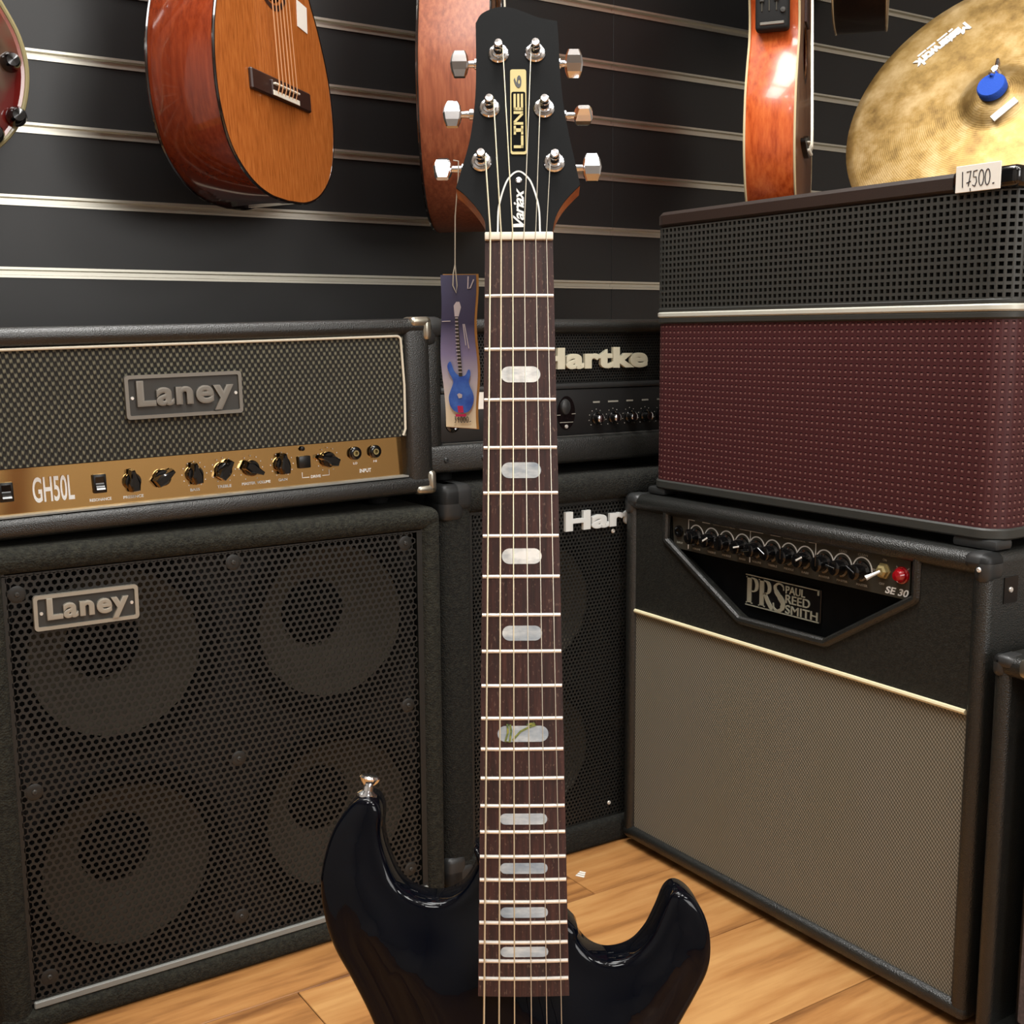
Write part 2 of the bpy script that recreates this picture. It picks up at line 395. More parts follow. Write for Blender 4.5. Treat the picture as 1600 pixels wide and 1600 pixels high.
def inside_mesh(outline, zfun, rings, grid):
    """triangulated cap over a closed outline; height from the distance to the outline"""
    O = np.array(outline); n = len(O)
    A = O; B = np.roll(O, -1, 0)
    def dist(P_):
        d = B-A; L2 = (d**2).sum(1)
        t = np.clip(((P_[:, None]-A[None])*d[None]).sum(2)/L2, 0, 1)
        return np.sqrt((((A[None]+d[None]*t[..., None])-P_[:, None])**2).sum(2).min(1))
    def inside(P_):
        x, y = P_[:, 0][:, None], P_[:, 1][:, None]
        c = ((A[None, :, 1] > y) != (B[None, :, 1] > y)) & (x < (B[None, :, 0]-A[None, :, 0])*(y-A[None, :, 1])/(B[None, :, 1]-A[None, :, 1]+1e-15)+A[None, :, 0])
        return c.sum(1) % 2 == 1
    T = np.roll(O, -1, 0)-np.roll(O, 1, 0); T /= np.linalg.norm(T, axis=1)[:, None]
    Nn = np.stack([-T[:, 1], T[:, 0]], 1)
    area2 = (A[:, 0]*B[:, 1]-B[:, 0]*A[:, 1]).sum()
    if area2 < 0: Nn = -Nn
    pts = [O]
    for d in rings:
        P_ = O+Nn*d; ok = inside(P_) & (dist(P_) > d*.985)
        pts.append(P_[ok])
    lo, hi = O.min(0), O.max(0)
    gx, gy = np.meshgrid(np.arange(lo[0], hi[0], grid), np.arange(lo[1], hi[1], grid)); gx[1::2] += grid/2
    P_ = np.stack([gx.ravel(), gy.ravel()], 1); P_ = P_[inside(P_)]; P_ = P_[dist(P_) > rings[-1]+grid*.5]
    pts.append(P_); pts = np.concatenate(pts)
    r = delaunay_2d_cdt([Vector(p) for p in pts], [(i, (i+1) % n) for i in range(n)], [], 1, 1e-7)
    V = np.array([v[:] for v in r[0]]); D = dist(V); Z = zfun(D, V)
    return [(a[0], a[1], z) for a, z in zip(V, Z)], [tuple(f) for f in r[2]]

# ------------------------------------------------------------------ the room
def structure(name, mb, m): return mb.build(name, m, None, 'structure')
YW = 1.83; X0, X1, Y0, ZC = -1.9, 3.6, -2.6, 2.8
fl = structure('floor', MB().box(X0, X1, Y0, YW+.03, -.05, -.004), M['matte_black'])
structure('ceiling', MB().box(X0, X1, Y0, YW+.03, ZC, ZC+.05), M['ceiling'])
structure('wall_left', MB().box(X0-.05, X0, Y0, YW+.03, -.05, ZC), M['plaster'])
structure('wall_right', MB().box(X1, X1+.05, Y0, YW+.03, -.05, ZC), M['plaster'])
structure('wall_front', MB().box(X0, X1, Y0-.05, Y0, -.05, ZC), M['plaster'])
wb = structure('wall_back', MB().box(X0, X1, YW+.012, YW+.05, -.05, ZC), M['matte_black'])
# planks: 190 mm wide, running along the back wall
PW, PL = .19, 1.28
pm = MB().rbox(0, PL-.0012, 0, PW-.0012, -.0038, 0, .0008, 1).mesh('plank')
row = 0; y = 1.30+PW*2
first = None
while y > Y0-.001:
    x = X0 - (row*.47) % PL
    while x < X1:
        xa, xb = max(x, X0), min(x+PL, X1); ya, yb = max(y, Y0), min(y+PW, YW+.01)
        if xb-xa > .05 and yb-ya > .02:
            o = link('plank', pm, M['floor'], fl); o.location = (xa, ya, 0); o.scale = ((xb-xa)/PL, (yb-ya)/PW, 1)
        x += PL
    y -= PW; row += 1
# slat boards with aluminium inserts
SP, ZB, SH = .10135, .9024, .0150
k0 = int(math.floor(ZB/SP)); zs = [ZB+(k-k0)*SP for k in range(0, 28)]
segs = [(X0, 1.4408), (1.4414, X1)]
prof = [(0, 0), (-.0022, 0), (-.0022, .0034), (.006, .0046), (.006, SH-.0050), (-.0022, SH-.0036), (-.0022, SH), (0, SH), (.010, SH), (.010, 0)]
bmesh_ = {}; smesh = {}
for i, (xa, xb) in enumerate(segs):
    bmesh_[i] = MB().rbox(xa, xb, YW, YW+.012, 0, SP-SH, .0004, 1).mesh('slat_board')
    smesh[i] = MB().prism([(YW+a, b) for a, b in prof], xa, xb, 'x').mesh('aluminium_strip')
for z in zs:
    for i in range(2):
        o = link('slat_board', bmesh_[i], M['wall'], wb); o.location = (0, 0, z+SH)
        o = link('aluminium_strip', smesh[i], M['alu'], wb); o.location = (0, 0, z)
def wall_hook(n_, x, y, z, ang):
    mb = MB(); mb.rbox(x-.02, x+.02, YW-.012, YW, z-.06, z+.02, .003, 1)
    mb.tube([(x, YW-.01, z-.02), (x, y+.03, z-.02), (x, y, z-.01)], .006)
    c, s_ = math.cos(ang), math.sin(ang)
    for q in (-1, 1): mb.tube([(x, y, z-.01), (x+c*q*.035, y+s_*q*.035, z-.005), (x+c*q*.035+s_*.05, y+s_*q*.035-c*.05, z+.012)], .006)
    mb.build('trim_%d' % n_, M['black'], None, 'structure')

# ------------------------------------------------------------------ the black electric guitar in front
GM = Matrix(((.8349, .1054, -.5402, .4295), (-.5504, .1600, -.8194, .6413), (0, .9815, .1916, .8790), (0, 0, 0, 1)))
gt = thing('electric_guitar', 'glossy black electric guitar with rosewood fretboard standing in the foreground', 'guitar', GM)
L = .648
fr = lambda k: -L*(1-2**(-k/12))
YE = fr(22)-.011
hw = lambda y: (.0435+(.057-.0435)*(y/YE))/2
RAD = .30
# body
bo = [(-27, -392), (-29.5, -403), (-38.7, -417.5), (-51.7, -424), (-67, -422.5), (-80, -414), (-88, -397), (-91.5, -382), (-91, -368), (-94.5, -360), (-101, -357.5),
      (-110.5, -362), (-122.4, -379), (-129.4, -402), (-130.2, -419), (-127, -438), (-120.9, -455), (-110.7, -473), (-98, -498), (-88, -525), (-86, -550), (-94, -582), (-112, -617), (-136, -657),
      (-150, -700), (-146, -745), (-120, -782), (-75, -802), (0, -810), (75, -803), (125, -780), (150, -738), (155, -695), (142, -645), (120, -598), (101, -560), (94, -532), (96, -512), (102, -500),
      (110.8, -485), (118.8, -469), (120.8, -453), (118, -437), (111, -424.5), (102, -418.5), (94.5, -422), (88, -436), (81, -449), (70.5, -459), (56, -462.5), (44, -458.5), (35.6, -449), (30, -438), (10, -420)]
out = [(a/1000, b/1000) for a, b in smooth_closed(bo[:-1], 6)]
def carve(D, V):
    r = .0055
    edge = np.where(D < r, r-np.sqrt(np.maximum(r*r-(r-np.minimum(D, r))**2, 0)), 0)
    t = np.clip((D-.003)/.045, 0, 1); c = .010*(1-t*t*(3-2*t))
    return -.0085-edge-c
rings = [.0006, .0015, .003, .005, .0075, .011, .016, .022, .030, .040]
mb = MB(); vs, fs = inside_mesh(out, carve, rings, .011); mb.add(vs, fs)
n = len(out); zt = -.0085-.0055-.010; zb = -.0580
def sidez(k): return [(p[0], p[1], k) for p in out]
mb2 = MB()
OA = np.array(out); TT = np.roll(OA, -1, 0)-np.roll(OA, 1, 0); TT /= np.linalg.norm(TT, axis=1)[:, None]
NN = np.stack([-TT[:, 1], TT[:, 0]], 1)
if (OA[:, 0]*np.roll(OA, -1, 0)[:, 1]-np.roll(OA, -1, 0)[:, 0]*OA[:, 1]).sum() < 0: NN = -NN
lv = [(0, zt), (0, zb+.006), (.0010, zb+.003), (.003, zb+.001), (.006, zb)]
vv = []
for off, z in lv: vv += [(p[0]+q[0]*off, p[1]+q[1]*off, z) for p, q in zip(out, NN)]
ff = [(a*n+i, a*n+(i+1) % n, (a+1)*n+(i+1) % n, (a+1)*n+i) for a in range(len(lv)-1) for i in range(n)]
ff.append(tuple(range((len(lv)-1)*n, len(lv)*n)))
mb.add(vv, ff)
me = mb.mesh('body', 60)
bm = bmesh.new(); bm.from_mesh(me); bmesh.ops.remove_doubles(bm, verts=bm.verts[:], dist=.00015); bmesh.ops.recalc_face_normals(bm, faces=bm.faces[:]); bm.to_mesh(me); bm.free()
me.polygons.foreach_set('use_smooth', [True]*len(me.polygons))
body = link('body', me, M['lacquer'], gt)
# neck
mb = MB(); st = []
ys = [.004, -.05, -.15, -.25, -.35, -.40, -.43]
vs = []; K = 13
for i, yy in enumerate(ys):
    w = hw(yy)-.0006; d = .0165+.004*(-yy/.43)
    for k in range(K):
        a = pi*k/(K-1); x = -w*math.cos(a); z = -.0058-d*(math.sin(a)**.75)
        vs.append((x, yy, z))
fs = [(i*K+k, i*K+k+1, (i+1)*K+k+1, (i+1)*K+k) for i in range(len(ys)-1) for k in range(K-1)]
fs += [(i*K, (i+1)*K, (i+1)*K+K-1, i*K+K-1) for i in range(len(ys)-1)]
fs += [tuple(range(K)), tuple(range((len(ys)-1)*K, len(ys)*K))]
mb.add(vs, fs); mb.box(-.026, .026, -.475, -.40, -.024, -.0058)
mb.build('neck', M['neck'], gt)
# fretboard
mb = MB(); nx = 24; yy = [0]+[fr(k) for k in (3, 6, 9, 12, 15, 18, 22)]+[YE]; vs = []
for y in yy:
    vs += [(-hw(y)+2*hw(y)*i/nx, y, -((-hw(y)+2*hw(y)*i/nx)**2)/(2*RAD)) for i in range(nx+1)]
    vs += [(-hw(y)+2*hw(y)*i/nx, y, -.0062) for i in range(nx+1)]
S = 2*(nx+1); fs = []
for j in range(len(yy)-1):
    a, b = j*S, (j+1)*S
    for i in range(nx):
        fs += [(a+i, b+i, b+i+1, a+i+1), (a+nx+1+i, a+nx+2+i, b+nx+2+i, b+nx+1+i)]
    fs += [(a, a+nx+1, b+nx+1, b), (a+nx, b+nx, b+S-1, a+S-1)]
fs += [tuple(range(nx+1))+tuple(range(S-1, nx, -1)), tuple((len(yy)-1)*S+i for i in tuple(range(nx+1))+tuple(range(S-1, nx, -1)))]
mb.add(vs, fs); mb.build('fretboard', M['rosewood'], gt)
for k in range(1, 23):
    y = fr(k); w = hw(y)-.0004; mb = MB(); vs = []; fs = []
    for i in range(9):
        x = -w+2*w*i/8; z = -x*x/(2*RAD)
        vs += [(x, y-.00125, z-.0002), (x, y-.0009, z+.0008), (x, y, z+.00115), (x, y+.0009, z+.0008), (x, y+.00125, z-.0002)]
    for i in range(8):
        for q in range(4): fs.append((i*5+q, i*5+q+1, (i+1)*5+q+1, (i+1)*5+q))
    fs += [tuple(range(5)), tuple(range(40, 45))]
    mb.add(vs, fs); mb.build('fret', M['nickel'], gt)
for k in (3, 5, 7, 9, 12, 15, 17, 19, 21):
    yc = (fr(k)+fr(k-1))/2; a = (.0126 if k <= 9 else .0149) if k != 12 else .0160
    hh = {3: .0051, 5: .0050, 7: .0049, 9: .0047, 12: .0050, 15: .0034, 17: .0033, 19: .0032, 21: .0031}[k]
    xc = .0005 if k < 10 else .0006
    mb = MB(); vs = []; nq = 22; rr = hh
    for i in range(nq+1):
        x = xc-a+2*a*(.5-.5*math.cos(pi*i/nq)); dx_ = max(0, abs(x-xc)-(a-rr)); h_ = math.sqrt(max(rr*rr-dx_*dx_, 1e-10))
        z = .00035-x*x/(2*RAD)
        vs += [(x, yc-h_, z), (x, yc+h_, z), (x, yc-h_, z-.0012), (x, yc+h_, z-.0012)]
    fs = []
    for i in range(nq):
        o = i*4; fs += [(o, o+4, o+5, o+1), (o, o+2, o+6, o+4), (o+1, o+5, o+7, o+3)]
    mb.add(vs, fs)
    io = mb.build('inlay', M['pearl_bright' if k in (3, 7) else 'pearl'], gt)
    if k == 12:
        mb = MB(); rot = Matrix.Translation((0, 0, .0006)) @ Matrix.Rotation(-pi/2, 4, 'X')
        rot = Matrix(((1, 0, 0, 0), (0, 0, 1, 0), (0, -1, 0, .0003), (0, 0, 0, 1)))
        mb.ribbon([(-.0092, yc+.0062), (-.0088, yc+.001), (-.0105, yc-.0045), (-.0078, yc-.005), (-.0068, yc+.002), (-.0076, yc+.006)], .0013, -.0003, .0003, rot)
        mb.ribbon([(-.006, yc-.004), (-.001, yc+.0015), (.004, yc+.004), (.0088, yc+.0056), (.0075, yc+.0066), (.003, yc+.0056)], .0013, -.0003, .0003, rot)
        mb.build('abalone_flourish', M['abalone'], io)
# nut
mb = MB(); mb.rbox(-.0219, .0219, -.0005, .0046, -.004, .0021, .0008, 2); mb.build('nut', M['bone'], gt)
# headstock (tilted back about the nut)
TH = math.radians(9); ct, sn = math.cos(TH), math.sin(TH)
HM = Matrix(((1, 0, 0, 0), (0, ct, sn, .004), (0, -sn, ct, -.004), (0, 0, 0, 1)))
ho = [(-21.4, 1), (-22.0, 9.9), (-27.1, 18.9), (-34.1, 27.4), (-40.6, 33.3), (-36.7, 47.2), (-32.3, 64), (-29.8, 80), (-28.1, 98.5), (-27.6, 121.8), (-27.9, 152)]
ht = [(-24.1, 158.8), (-16.3, 163), (-9.5, 164.2), (-2.2, 162.9), (5.1, 160), (12.8, 156.6), (20.1, 154.6), (26.6, 153.4)]
hr = [(27.4, 140.3), (28.1, 116.8), (29.9, 93.5), (33.3, 70.4), (36.8, 52.2), (40.0, 34.5), (35.6, 30), (28.9, 22), (23.8, 12.3), (21.4, 1)]
def seg(pts): return [(a/1000, b/1000) for a, b in smooth_open(pts, 4)]
hol = seg(ho[:5])+seg(ho[4:])[1:]+seg([ho[-1]]+ht)[1:]+seg([ht[-1]]+hr[:6])[1:]+seg(hr[5:])[1:]
MB().prism(hol, -.0145, -.0012, 'z', HM).build('headstock', M['neck'], gt, label='tan wooden edge of the headstock')
MB().prism(hol, -.0012, 0, 'z', HM).build('headstock_face', M['satin_black'], gt, label='satin black headstock face')
MB().prism([(a*1.004, b) for a, b in hol if False] or rrect(-.0050, .0056, .0560, .1172, .0015, 4), 0, .0009, 'z', HM).build('logo_plate', M['gold'], gt, label='gold name plate')
plate = gt.children[-1]
MB().prism(rrect(-.0043, .0049, .0580, .1008, .0013, 4), .0009, .0011, 'z', HM).build('plate_field', M['field_black'], plate)
# LINE in block letters reading upwards, and the 6 above it
LM = HM @ Matrix(((0, 0, -1, 0), (1, 0, 0, 0), (0, -1, 0, 0), (0, 0, 0, 1)))  # text x -> up the headstock, text z -> to the left, text -y -> out
def lp(mb, x0, x1, z0, z1): mb.box(x0, x1, -.0016, -.0008, z0, z1, LM)
mb = MB(); za, zb_ = -.0034, .0029; tt = .0016
def zz(v): return za+(zb_-za)*v
def blk(x0, x1, a, b): lp(mb, x0, x1, zz(a), zz(b))
blk(.0600, .0620, 0, 1); blk(.0600, .0690, 0, .26)                           # L
blk(.0697, .0760, 0, .24); blk(.0697, .0760, .76, 1); blk(.0716, .0741, 0, 1)  # I
blk(.0767, .0786, 0, 1); blk(.0845, .0864, 0, 1)                              # N
mb.prism([(.0767, zz(1)), (.0792, zz(1)), (.0864, zz(0)), (.0839, zz(0))], -.0016, -.0008, 'y', LM)
blk(.0871, .0990, .0, .24); blk(.0871, .0990, .38, .62); blk(.0871, .0990, .76, 1); blk(.0871, .0892, 0, 1)  # E
mb.build('plate_lettering', M['gold'], plate)
mb = MB()
letter(mb, '6', .1036, .1126, -.0024, .0027, -.0008, .0005, .02, 0, 1, LM)
mb.build('plate_numeral', M['black'], plate)
# truss rod cover
tr = [(a/1000, b/1000) for a, b in smooth_open([(-13.6, 1), (-12.8, 18.8), (-8.6, 34.4), (-4.4, 41.1), (0, 43.6), (4.4, 41.1), (8.8, 34.3), (12.9, 18.6), (13.6, 1)], 5)]
cov = MB().prism(tr, 0, .0014, 'z', HM).build('truss_rod_cover', M['satin_black'], gt)
RB = HM @ Matrix(((1, 0, 0, 0), (0, 0, 1, 0), (0, -1, 0, .0014), (0, 0, 0, 1)))
MB().ribbon(tr, .0011, -.0003, .0004, RB).build('cover_border', M['white_print'], cov)
MB().lathe([(.0021, 0), (.0021, .0006), (.0014, .0008), (.0010, .0003), (0, .0003)], 12, HM @ Matrix.Translation((.0001, .0372, .0014))).build('cover_screw', M['chrome'], cov)
mb = MB(); LMc = HM @ Matrix(((0, 0, -1, 0), (1, 0, 0, 0), (0, -1, 0, .0014), (0, 0, 0, 1)))
letter(mb, 'Variax', .0052, .0318, -.0034, .0036, 0, .0004, .02, .35, .9, LMc)
mb.ribbon([(.0052, .0036), (.0052, -.0030)], .0010, -.0004, 0, LMc)
mb.build('cover_lettering', M['white_print'], cov)
# tuners
posts = [(-12.6, 129.2), (-18.7, 89.6), (-24.2, 51.2), (11.7, 129.6), (17.2, 89.2), (23.4, 50.4)]
btn = [(-39.0, 127.6), (-43.7, 90.6), (-49.8, 51.2), (37.8, 127.6), (43.6, 89.4), (48.6, 51.6)]
spin = [4, -2, -22, 24, 84, 8]
bb = MB(); oc = [(-.0062, .0), (-.0052, .0050), (-.0036, .0090), (.0036, .0090), (.0052, .0050), (.0062, 0), (.0052, -.0050), (.0036, -.0090), (-.0036, -.0090), (-.0052, -.0050)]
rows_ = [(-.0092, .0038, .0014), (-.0052, .0054, .0034), (0, .0063, .0043), (.0052, .0054, .0034), (.0092, .0038, .0014)]
vs = []
for y_, w_, z_ in rows_: vs += [(-w_, y_, z_*.55), (-w_*.8, y_, z_), (w_*.8, y_, z_), (w_, y_, z_*.55), (w_, y_, -z_*.55), (w_*.8, y_, -z_), (-w_*.8, y_, -z_), (-w_, y_, -z_*.55)]
bb.add(vs, [(j_*8+i, j_*8+(i+1) % 8, (j_+1)*8+(i+1) % 8, (j_+1)*8+i) for j_ in range(4) for i in range(8)]+[tuple(range(8)), tuple(range(32, 40))])
bme = bb.mesh('tuner_button', 12)
pm_ = MB().lathe([(.0070, 0), (.0070, .0008), (.0062, .0018), (.0047, .0022), (.0044, .0028), (.0034, .0032), (.0031, .0080), (.0024, .0092), (.0030, .0098), (.0031, .0125), (.0024, .0136), (0, .0138)], 20).mesh('tuner')
for (px, py), (bx, by), sp in zip(posts, btn, spin):
    t = link('tuner', pm_, M['chrome'], gt); tm_ = HM @ Matrix.Translation((px/1000, py/1000, 0)); t.matrix_local = tm_
    sgn = 1 if bx > 0 else -1; inv = tm_.inverted()
    b = link('tuner_button', bme, M['chrome'], t)
    b.matrix_local = inv @ HM @ Matrix.Translation((bx/1000, by/1000, -.0095)) @ Matrix.Rotation(math.radians(sp), 4, 'X')
    x1 = (bx/1000-sgn*.0045)
    x0 = sgn*(.0262 if by > 100 else .0295 if by > 70 else .0345)
    mb = MB(); mb.lathe([(.0036, 0), (.0036, .0026), (.0024, .0032), (.0022, max(abs(x1-x0)-.0008, .004)), (.0034, max(abs(x1-x0), .0048))], 14,
                        inv @ HM @ Matrix.Translation((x0, by/1000, -.0095)) @ Matrix.Rotation(sgn*pi/2, 4, 'Y'))
    mb.build('tuner_shaft', M['chrome'], t)
# strings
sx0 = [-18.3, -11.4, -4.0, 3.3, 10.7, 17.6]; sx1 = [-24.6, -15.3, -5.8, 4.6, 14.1, 23.2]
order = [2, 1, 0, 3, 4, 5]; srad = [.00062, .00050, .00042, .00032, .00027, .00025]
for i in range(6):
    px, py = posts[order[i]]; sgn = 1 if i < 3 else -1
    pl = HM @ Vector((px/1000+sgn*.0028, py/1000-.0008, .0088)); xb = sx0[i]+(sx1[i]-sx0[i])*(.648/.4897)
    pts = [pl, (sx0[i]/1000, .004, .0024), (sx0[i]/1000, -.0005, .0024), (xb/1000, -.648, .0095)]
    MB().tube(pts, srad[i], 6).build('string', M['brass_string' if i < 3 else 'string'], gt)
# bridge, pickguard-less top hardware (below the picture's edge), strap buttons
mb = MB(); mb.rbox(-.041, .041, -.672, -.640, -.0085, .003, .002, 2)
for i in range(6): mb.rbox(-.0335+i*.0107, -.0260+i*.0107, -.662, -.643, .001, .0088, .0012, 1)
mb.build('bridge', M['chrome'], gt)
for x, y in ((.075, -.69), (.095, -.74)):
    MB().lathe([(.0125, 0), (.012, .014), (.010, .0165), (0, .0165)], 18, Matrix.Translation((x, y, -.0105))).build('control_knob', M['gloss_black'], gt)
sb = [(.0058, 0), (.0058, .0015), (.0030, .0035), (.0028, .0065), (.0052, .0095), (.0060, .0115), (.0050, .0128), (0, .0130)]
mb = MB(); mb.lathe(sb, 18, Matrix.Translation((-.1015, -.3585, -.0300)) @ Matrix.Rotation(math.radians(-10), 4, 'Z') @ Matrix.Rotation(-pi/2, 4, 'X') @ Matrix.Diagonal((1.15, 1.15, 1.05, 1)))
mb.build('strap_button', M['chrome'], gt)
mb = MB(); mb.lathe(sb, 18, Matrix.Translation((0, -.809, -.0285)) @ Matrix.Rotation(pi/2, 4, 'X'))
mb.build('strap_button', M['chrome'], gt)

# stand that carries it (its yoke is below the picture's edge)
sm = Matrix.Translation((GM @ Vector((0, -.80, -.03))).to_3d()) ; sm.translation.z = 0
dirx = Vector((.8349, -.5504, 0)); diry = Vector((.5402, .8194, 0)).normalized()
sm = Matrix(((dirx.x, diry.x, 0, sm.translation.x), (dirx.y, diry.y, 0, sm.translation.y), (0, 0, 1, 0), (0, 0, 0, 1)))
sd = thing('guitar_stand', 'low black tubular guitar stand under the foreground guitar, below the picture edge', 'stand', sm)
def toStand(p): return sm.inverted() @ (GM @ Vector(p))
for q in (-1, 1):
    b_ = toStand((q*.085, -.815, -.062)); f_ = toStand((q*.085, -.815, -.002)); h_ = f_+Vector((0, 0, .03))
    MB().tube([(q*.15, .06, .012), (q*.09, .055, .05), b_, f_, h_], .0075).build('yoke_arm', M['matte_black'], sd)
mb = MB()
c_ = toStand((0, -.815, -.075))
mb.tube([(-.15, .06, .012), (0, .06, .055), (.15, .06, .012)], .008); mb.tube([(0, .06, .055), (0, .20, .012)], .008)
mb.build('leg', M['matte_black'], sd)

# ------------------------------------------------------------------ price tag on the lowest left tuner
tl = GM @ HM @ Vector((-.0425, .0506, -.0095))
cd = Vector((math.cos(math.radians(56.6)), math.sin(math.radians(56.6)), 0)); cr = Vector((cd.y, -cd.x, 0))
tg = Matrix(((cr.x, 0, -cd.x, tl.x), (cr.y, 0, -cd.y, tl.y), (0, 1, 0, tl.z), (0, 0, 0, 1)))   # x right, y up, z to the viewer
tag = thing('price_tag', 'printed card price tag with a blue guitar picture hanging on twine from a tuner', 'tag', tg)
TX0, TX1, TT_, TB = -.0100, .0125, -.0680, -.1695
def tagx(side, t):   # slightly wavy edges; t 0 top .. 1 bottom
    return (TX0+.0022*max(0, t-.55)/.45+.0006*math.sin(t*9)) if side == 0 else (TX1+.0006+.0009*math.sin(t*11+1)+.0006*t)
def tagsheet(z0, z1, dx=0, dt=0, db=0, wav=1):
    mb = MB(); vs = []; N_ = 24
    for i in range(N_+1):
        t = i/N_; yy = TT_+dt+(TB+db-TT_-dt)*t+.0
        bend = .0012*math.sin(t*6)*wav
        a, b = tagx(0, t)+dx, tagx(1, t)+dx
        sl = -.0022*(t)  # bottom edge slopes
        vs += [(a, yy, z0+bend), (b, yy+sl*t*0-.0015*t, z0+bend), (a, yy, z1+bend), (b, yy-.0015*t, z1+bend)]
    fs = []
    for i in range(N_):
        o = i*4
        fs += [(o, o+1, o+5, o+4), (o+2, o+6, o+7, o+3), (o, o+4, o+6, o+2), (o+1, o+3, o+7, o+5)]
    fs += [(0, 2, 3, 1), (N_*4, N_*4+1, N_*4+3, N_*4+2)]
    return mb.add(vs, fs)
tagsheet(-.0030, -.0004, .0016, .0006, -.0005).build('cardboard_back', M['card'], tag)
o_ = tagsheet(-.0004, .0002).build('printed_face', M['tagprint'], tag)
# shift print gradient into tag space through the object's own origin
def TP(px, py):  # picture position on the tag: u 0..1 across, v 0..1 down -> local
    t = py; return (tagx(0, t)*(1-px)+tagx(1, t)*px, TT_+(TB-TT_)*t)
XY = Matrix(((1, 0, 0, 0), (0, 0, 1, 0), (0, -1, 0, .0008), (0, 0, 0, 1)))   # ribbon xz -> tag xy, front (-y) -> +z
gb = [((a-345)/340, (b+367)/1690) for a, b in ((430, 588), (402, 640), (416, 720), (446, 800), (440, 850), (408, 930), (390, 1000), (402, 1085), (446, 1145), (520, 1168), (604, 1152), (648, 1085), (660, 1000), (642, 930), (610, 860), (600, 810), (616, 740), (612, 688), (594, 684), (572, 735), (545, 752), (495, 738), (462, 690), (446, 625))]
mb = MB(); mb.prism([TP(a, b) for a, b in smooth_closed(gb, 3)], .0014, .0017, 'z'); pg_ = mb.build('printed_guitar', M['tag_blue'], tag)
mb = MB(); mb.prism([TP(a, b) for a, b in ((.41, .27), (.50, .27), (.57, .665), (.47, .665))], .0014, .0018, 'z'); mb.build('printed_neck', M['panel_dark'], pg_)
mb = MB()
for i in range(16):
    y_ = .28+.38*i/16
    mb.ribbon([TP(.415+.003*i, y_), TP(.505+.004*i, y_)], .0006, -.0012, -.0006, XY)
mb.prism([TP(a, b) for a, b in ((.36, .20), (.43, .175), (.53, .175), (.58, .21), (.52, .27), (.40, .27))], .0014, .0017, 'z')
mb.prism([TP(a, b) for a, b in ((.40, .785), (.46, .775), (.56, .785), (.55, .805), (.45, .81))], .0018, .0021, 'z')
mb.ribbon([TP(.66, .32), TP(.72, .46)], .0006, -.001, -.0006, XY); mb.ribbon([TP(.70, .32), TP(.80, .48)], .0006, -.001, -.0006, XY)
mb.ribbon([TP(.02, .302), TP(.28, .300)], .0005, -.001, -.0006, XY)
mb.ribbon([TP(.78, .01), TP(.76, .09), TP(.83, .085), TP(.93, .03)], .0008, -.001, -.0006, XY)
mb.build('printed_highlights', M['tag_grey'], tag)
mb = MB(); mb.prism([TP(a, b) for a, b in ((.40, .86), (.58, .86), (.60, .905), (.42, .905))], .0018, .0021, 'z')
mb.prism([TP(a, b) for a, b in ((.33, .915), (.68, .915), (.68, .932), (.33, .932))], .0016, .0019, 'z'); mb.build('printed_stamp', M['tag_red'], tag)
mb = MB()
def hand(mb, glyphs, x, z, h, w, th, y0, y1, mx=None, gap=1.25):
    for g_ in glyphs:
        for stroke in HW[g_]: mb.ribbon([(x+a*w, z+b*h) for a, b in stroke], th, y0, y1, mx)
        x += w*gap
HW = {'3': [[(.1, 1), (.6, 1), (.35, .65), (.65, .4), (.5, .05), (.1, 0)]], '1': [[(.4, 1), (.5, 0)]], '7': [[(.05, .95), (.8, 1), (.45, .05)], [(.1, .25), (.85, .35)]], '9': [[(.7, .7), (.4, .5), (.15, .75), (.45, 1), (.7, .8), (.55, 0)]],
      '2': [[(.1, .8), (.5, 1), (.75, .75), (.1, 0), (.85, .1)]], '5': [[(.85, 1), (.2, .95), (.2, .6), (.65, .6), (.8, .3), (.5, 0), (.1, .1)]],
      '0': [[(.5+.42*math.sin(2*pi*i/12), .5+.5*math.cos(2*pi*i/12)) for i in range(13)]], '.': [[(.3, .05), (.6, .08)]], ',': [[(.3, .1), (.15, -.3)]], '-': [[(.1, .1), (.8, .25)]]}
x_, y_ = TP(.28, .985)
hand(mb, '39000-', x_, TT_+(TB-TT_)*.972, .0040, .0016, .00042, -.0012, -.0004, XY)
mb.build('handwritten_price', M['ink'], tag)
mb = MB(); mb.tube([(-.0002, .0062, 0), (.0032, .0052, .003), (.0030, -.004, .003), (.0005, -.030, .0015), (0, -.061, .001), (-.0012, -.067, .0018), (-.0016, -.075, .0022), (.0006, -.0800, .0024), (.0012, -.075, .0022), (0, -.061, .0012)], .0004, 6)
mb.build('twine', M['twine'], tag)

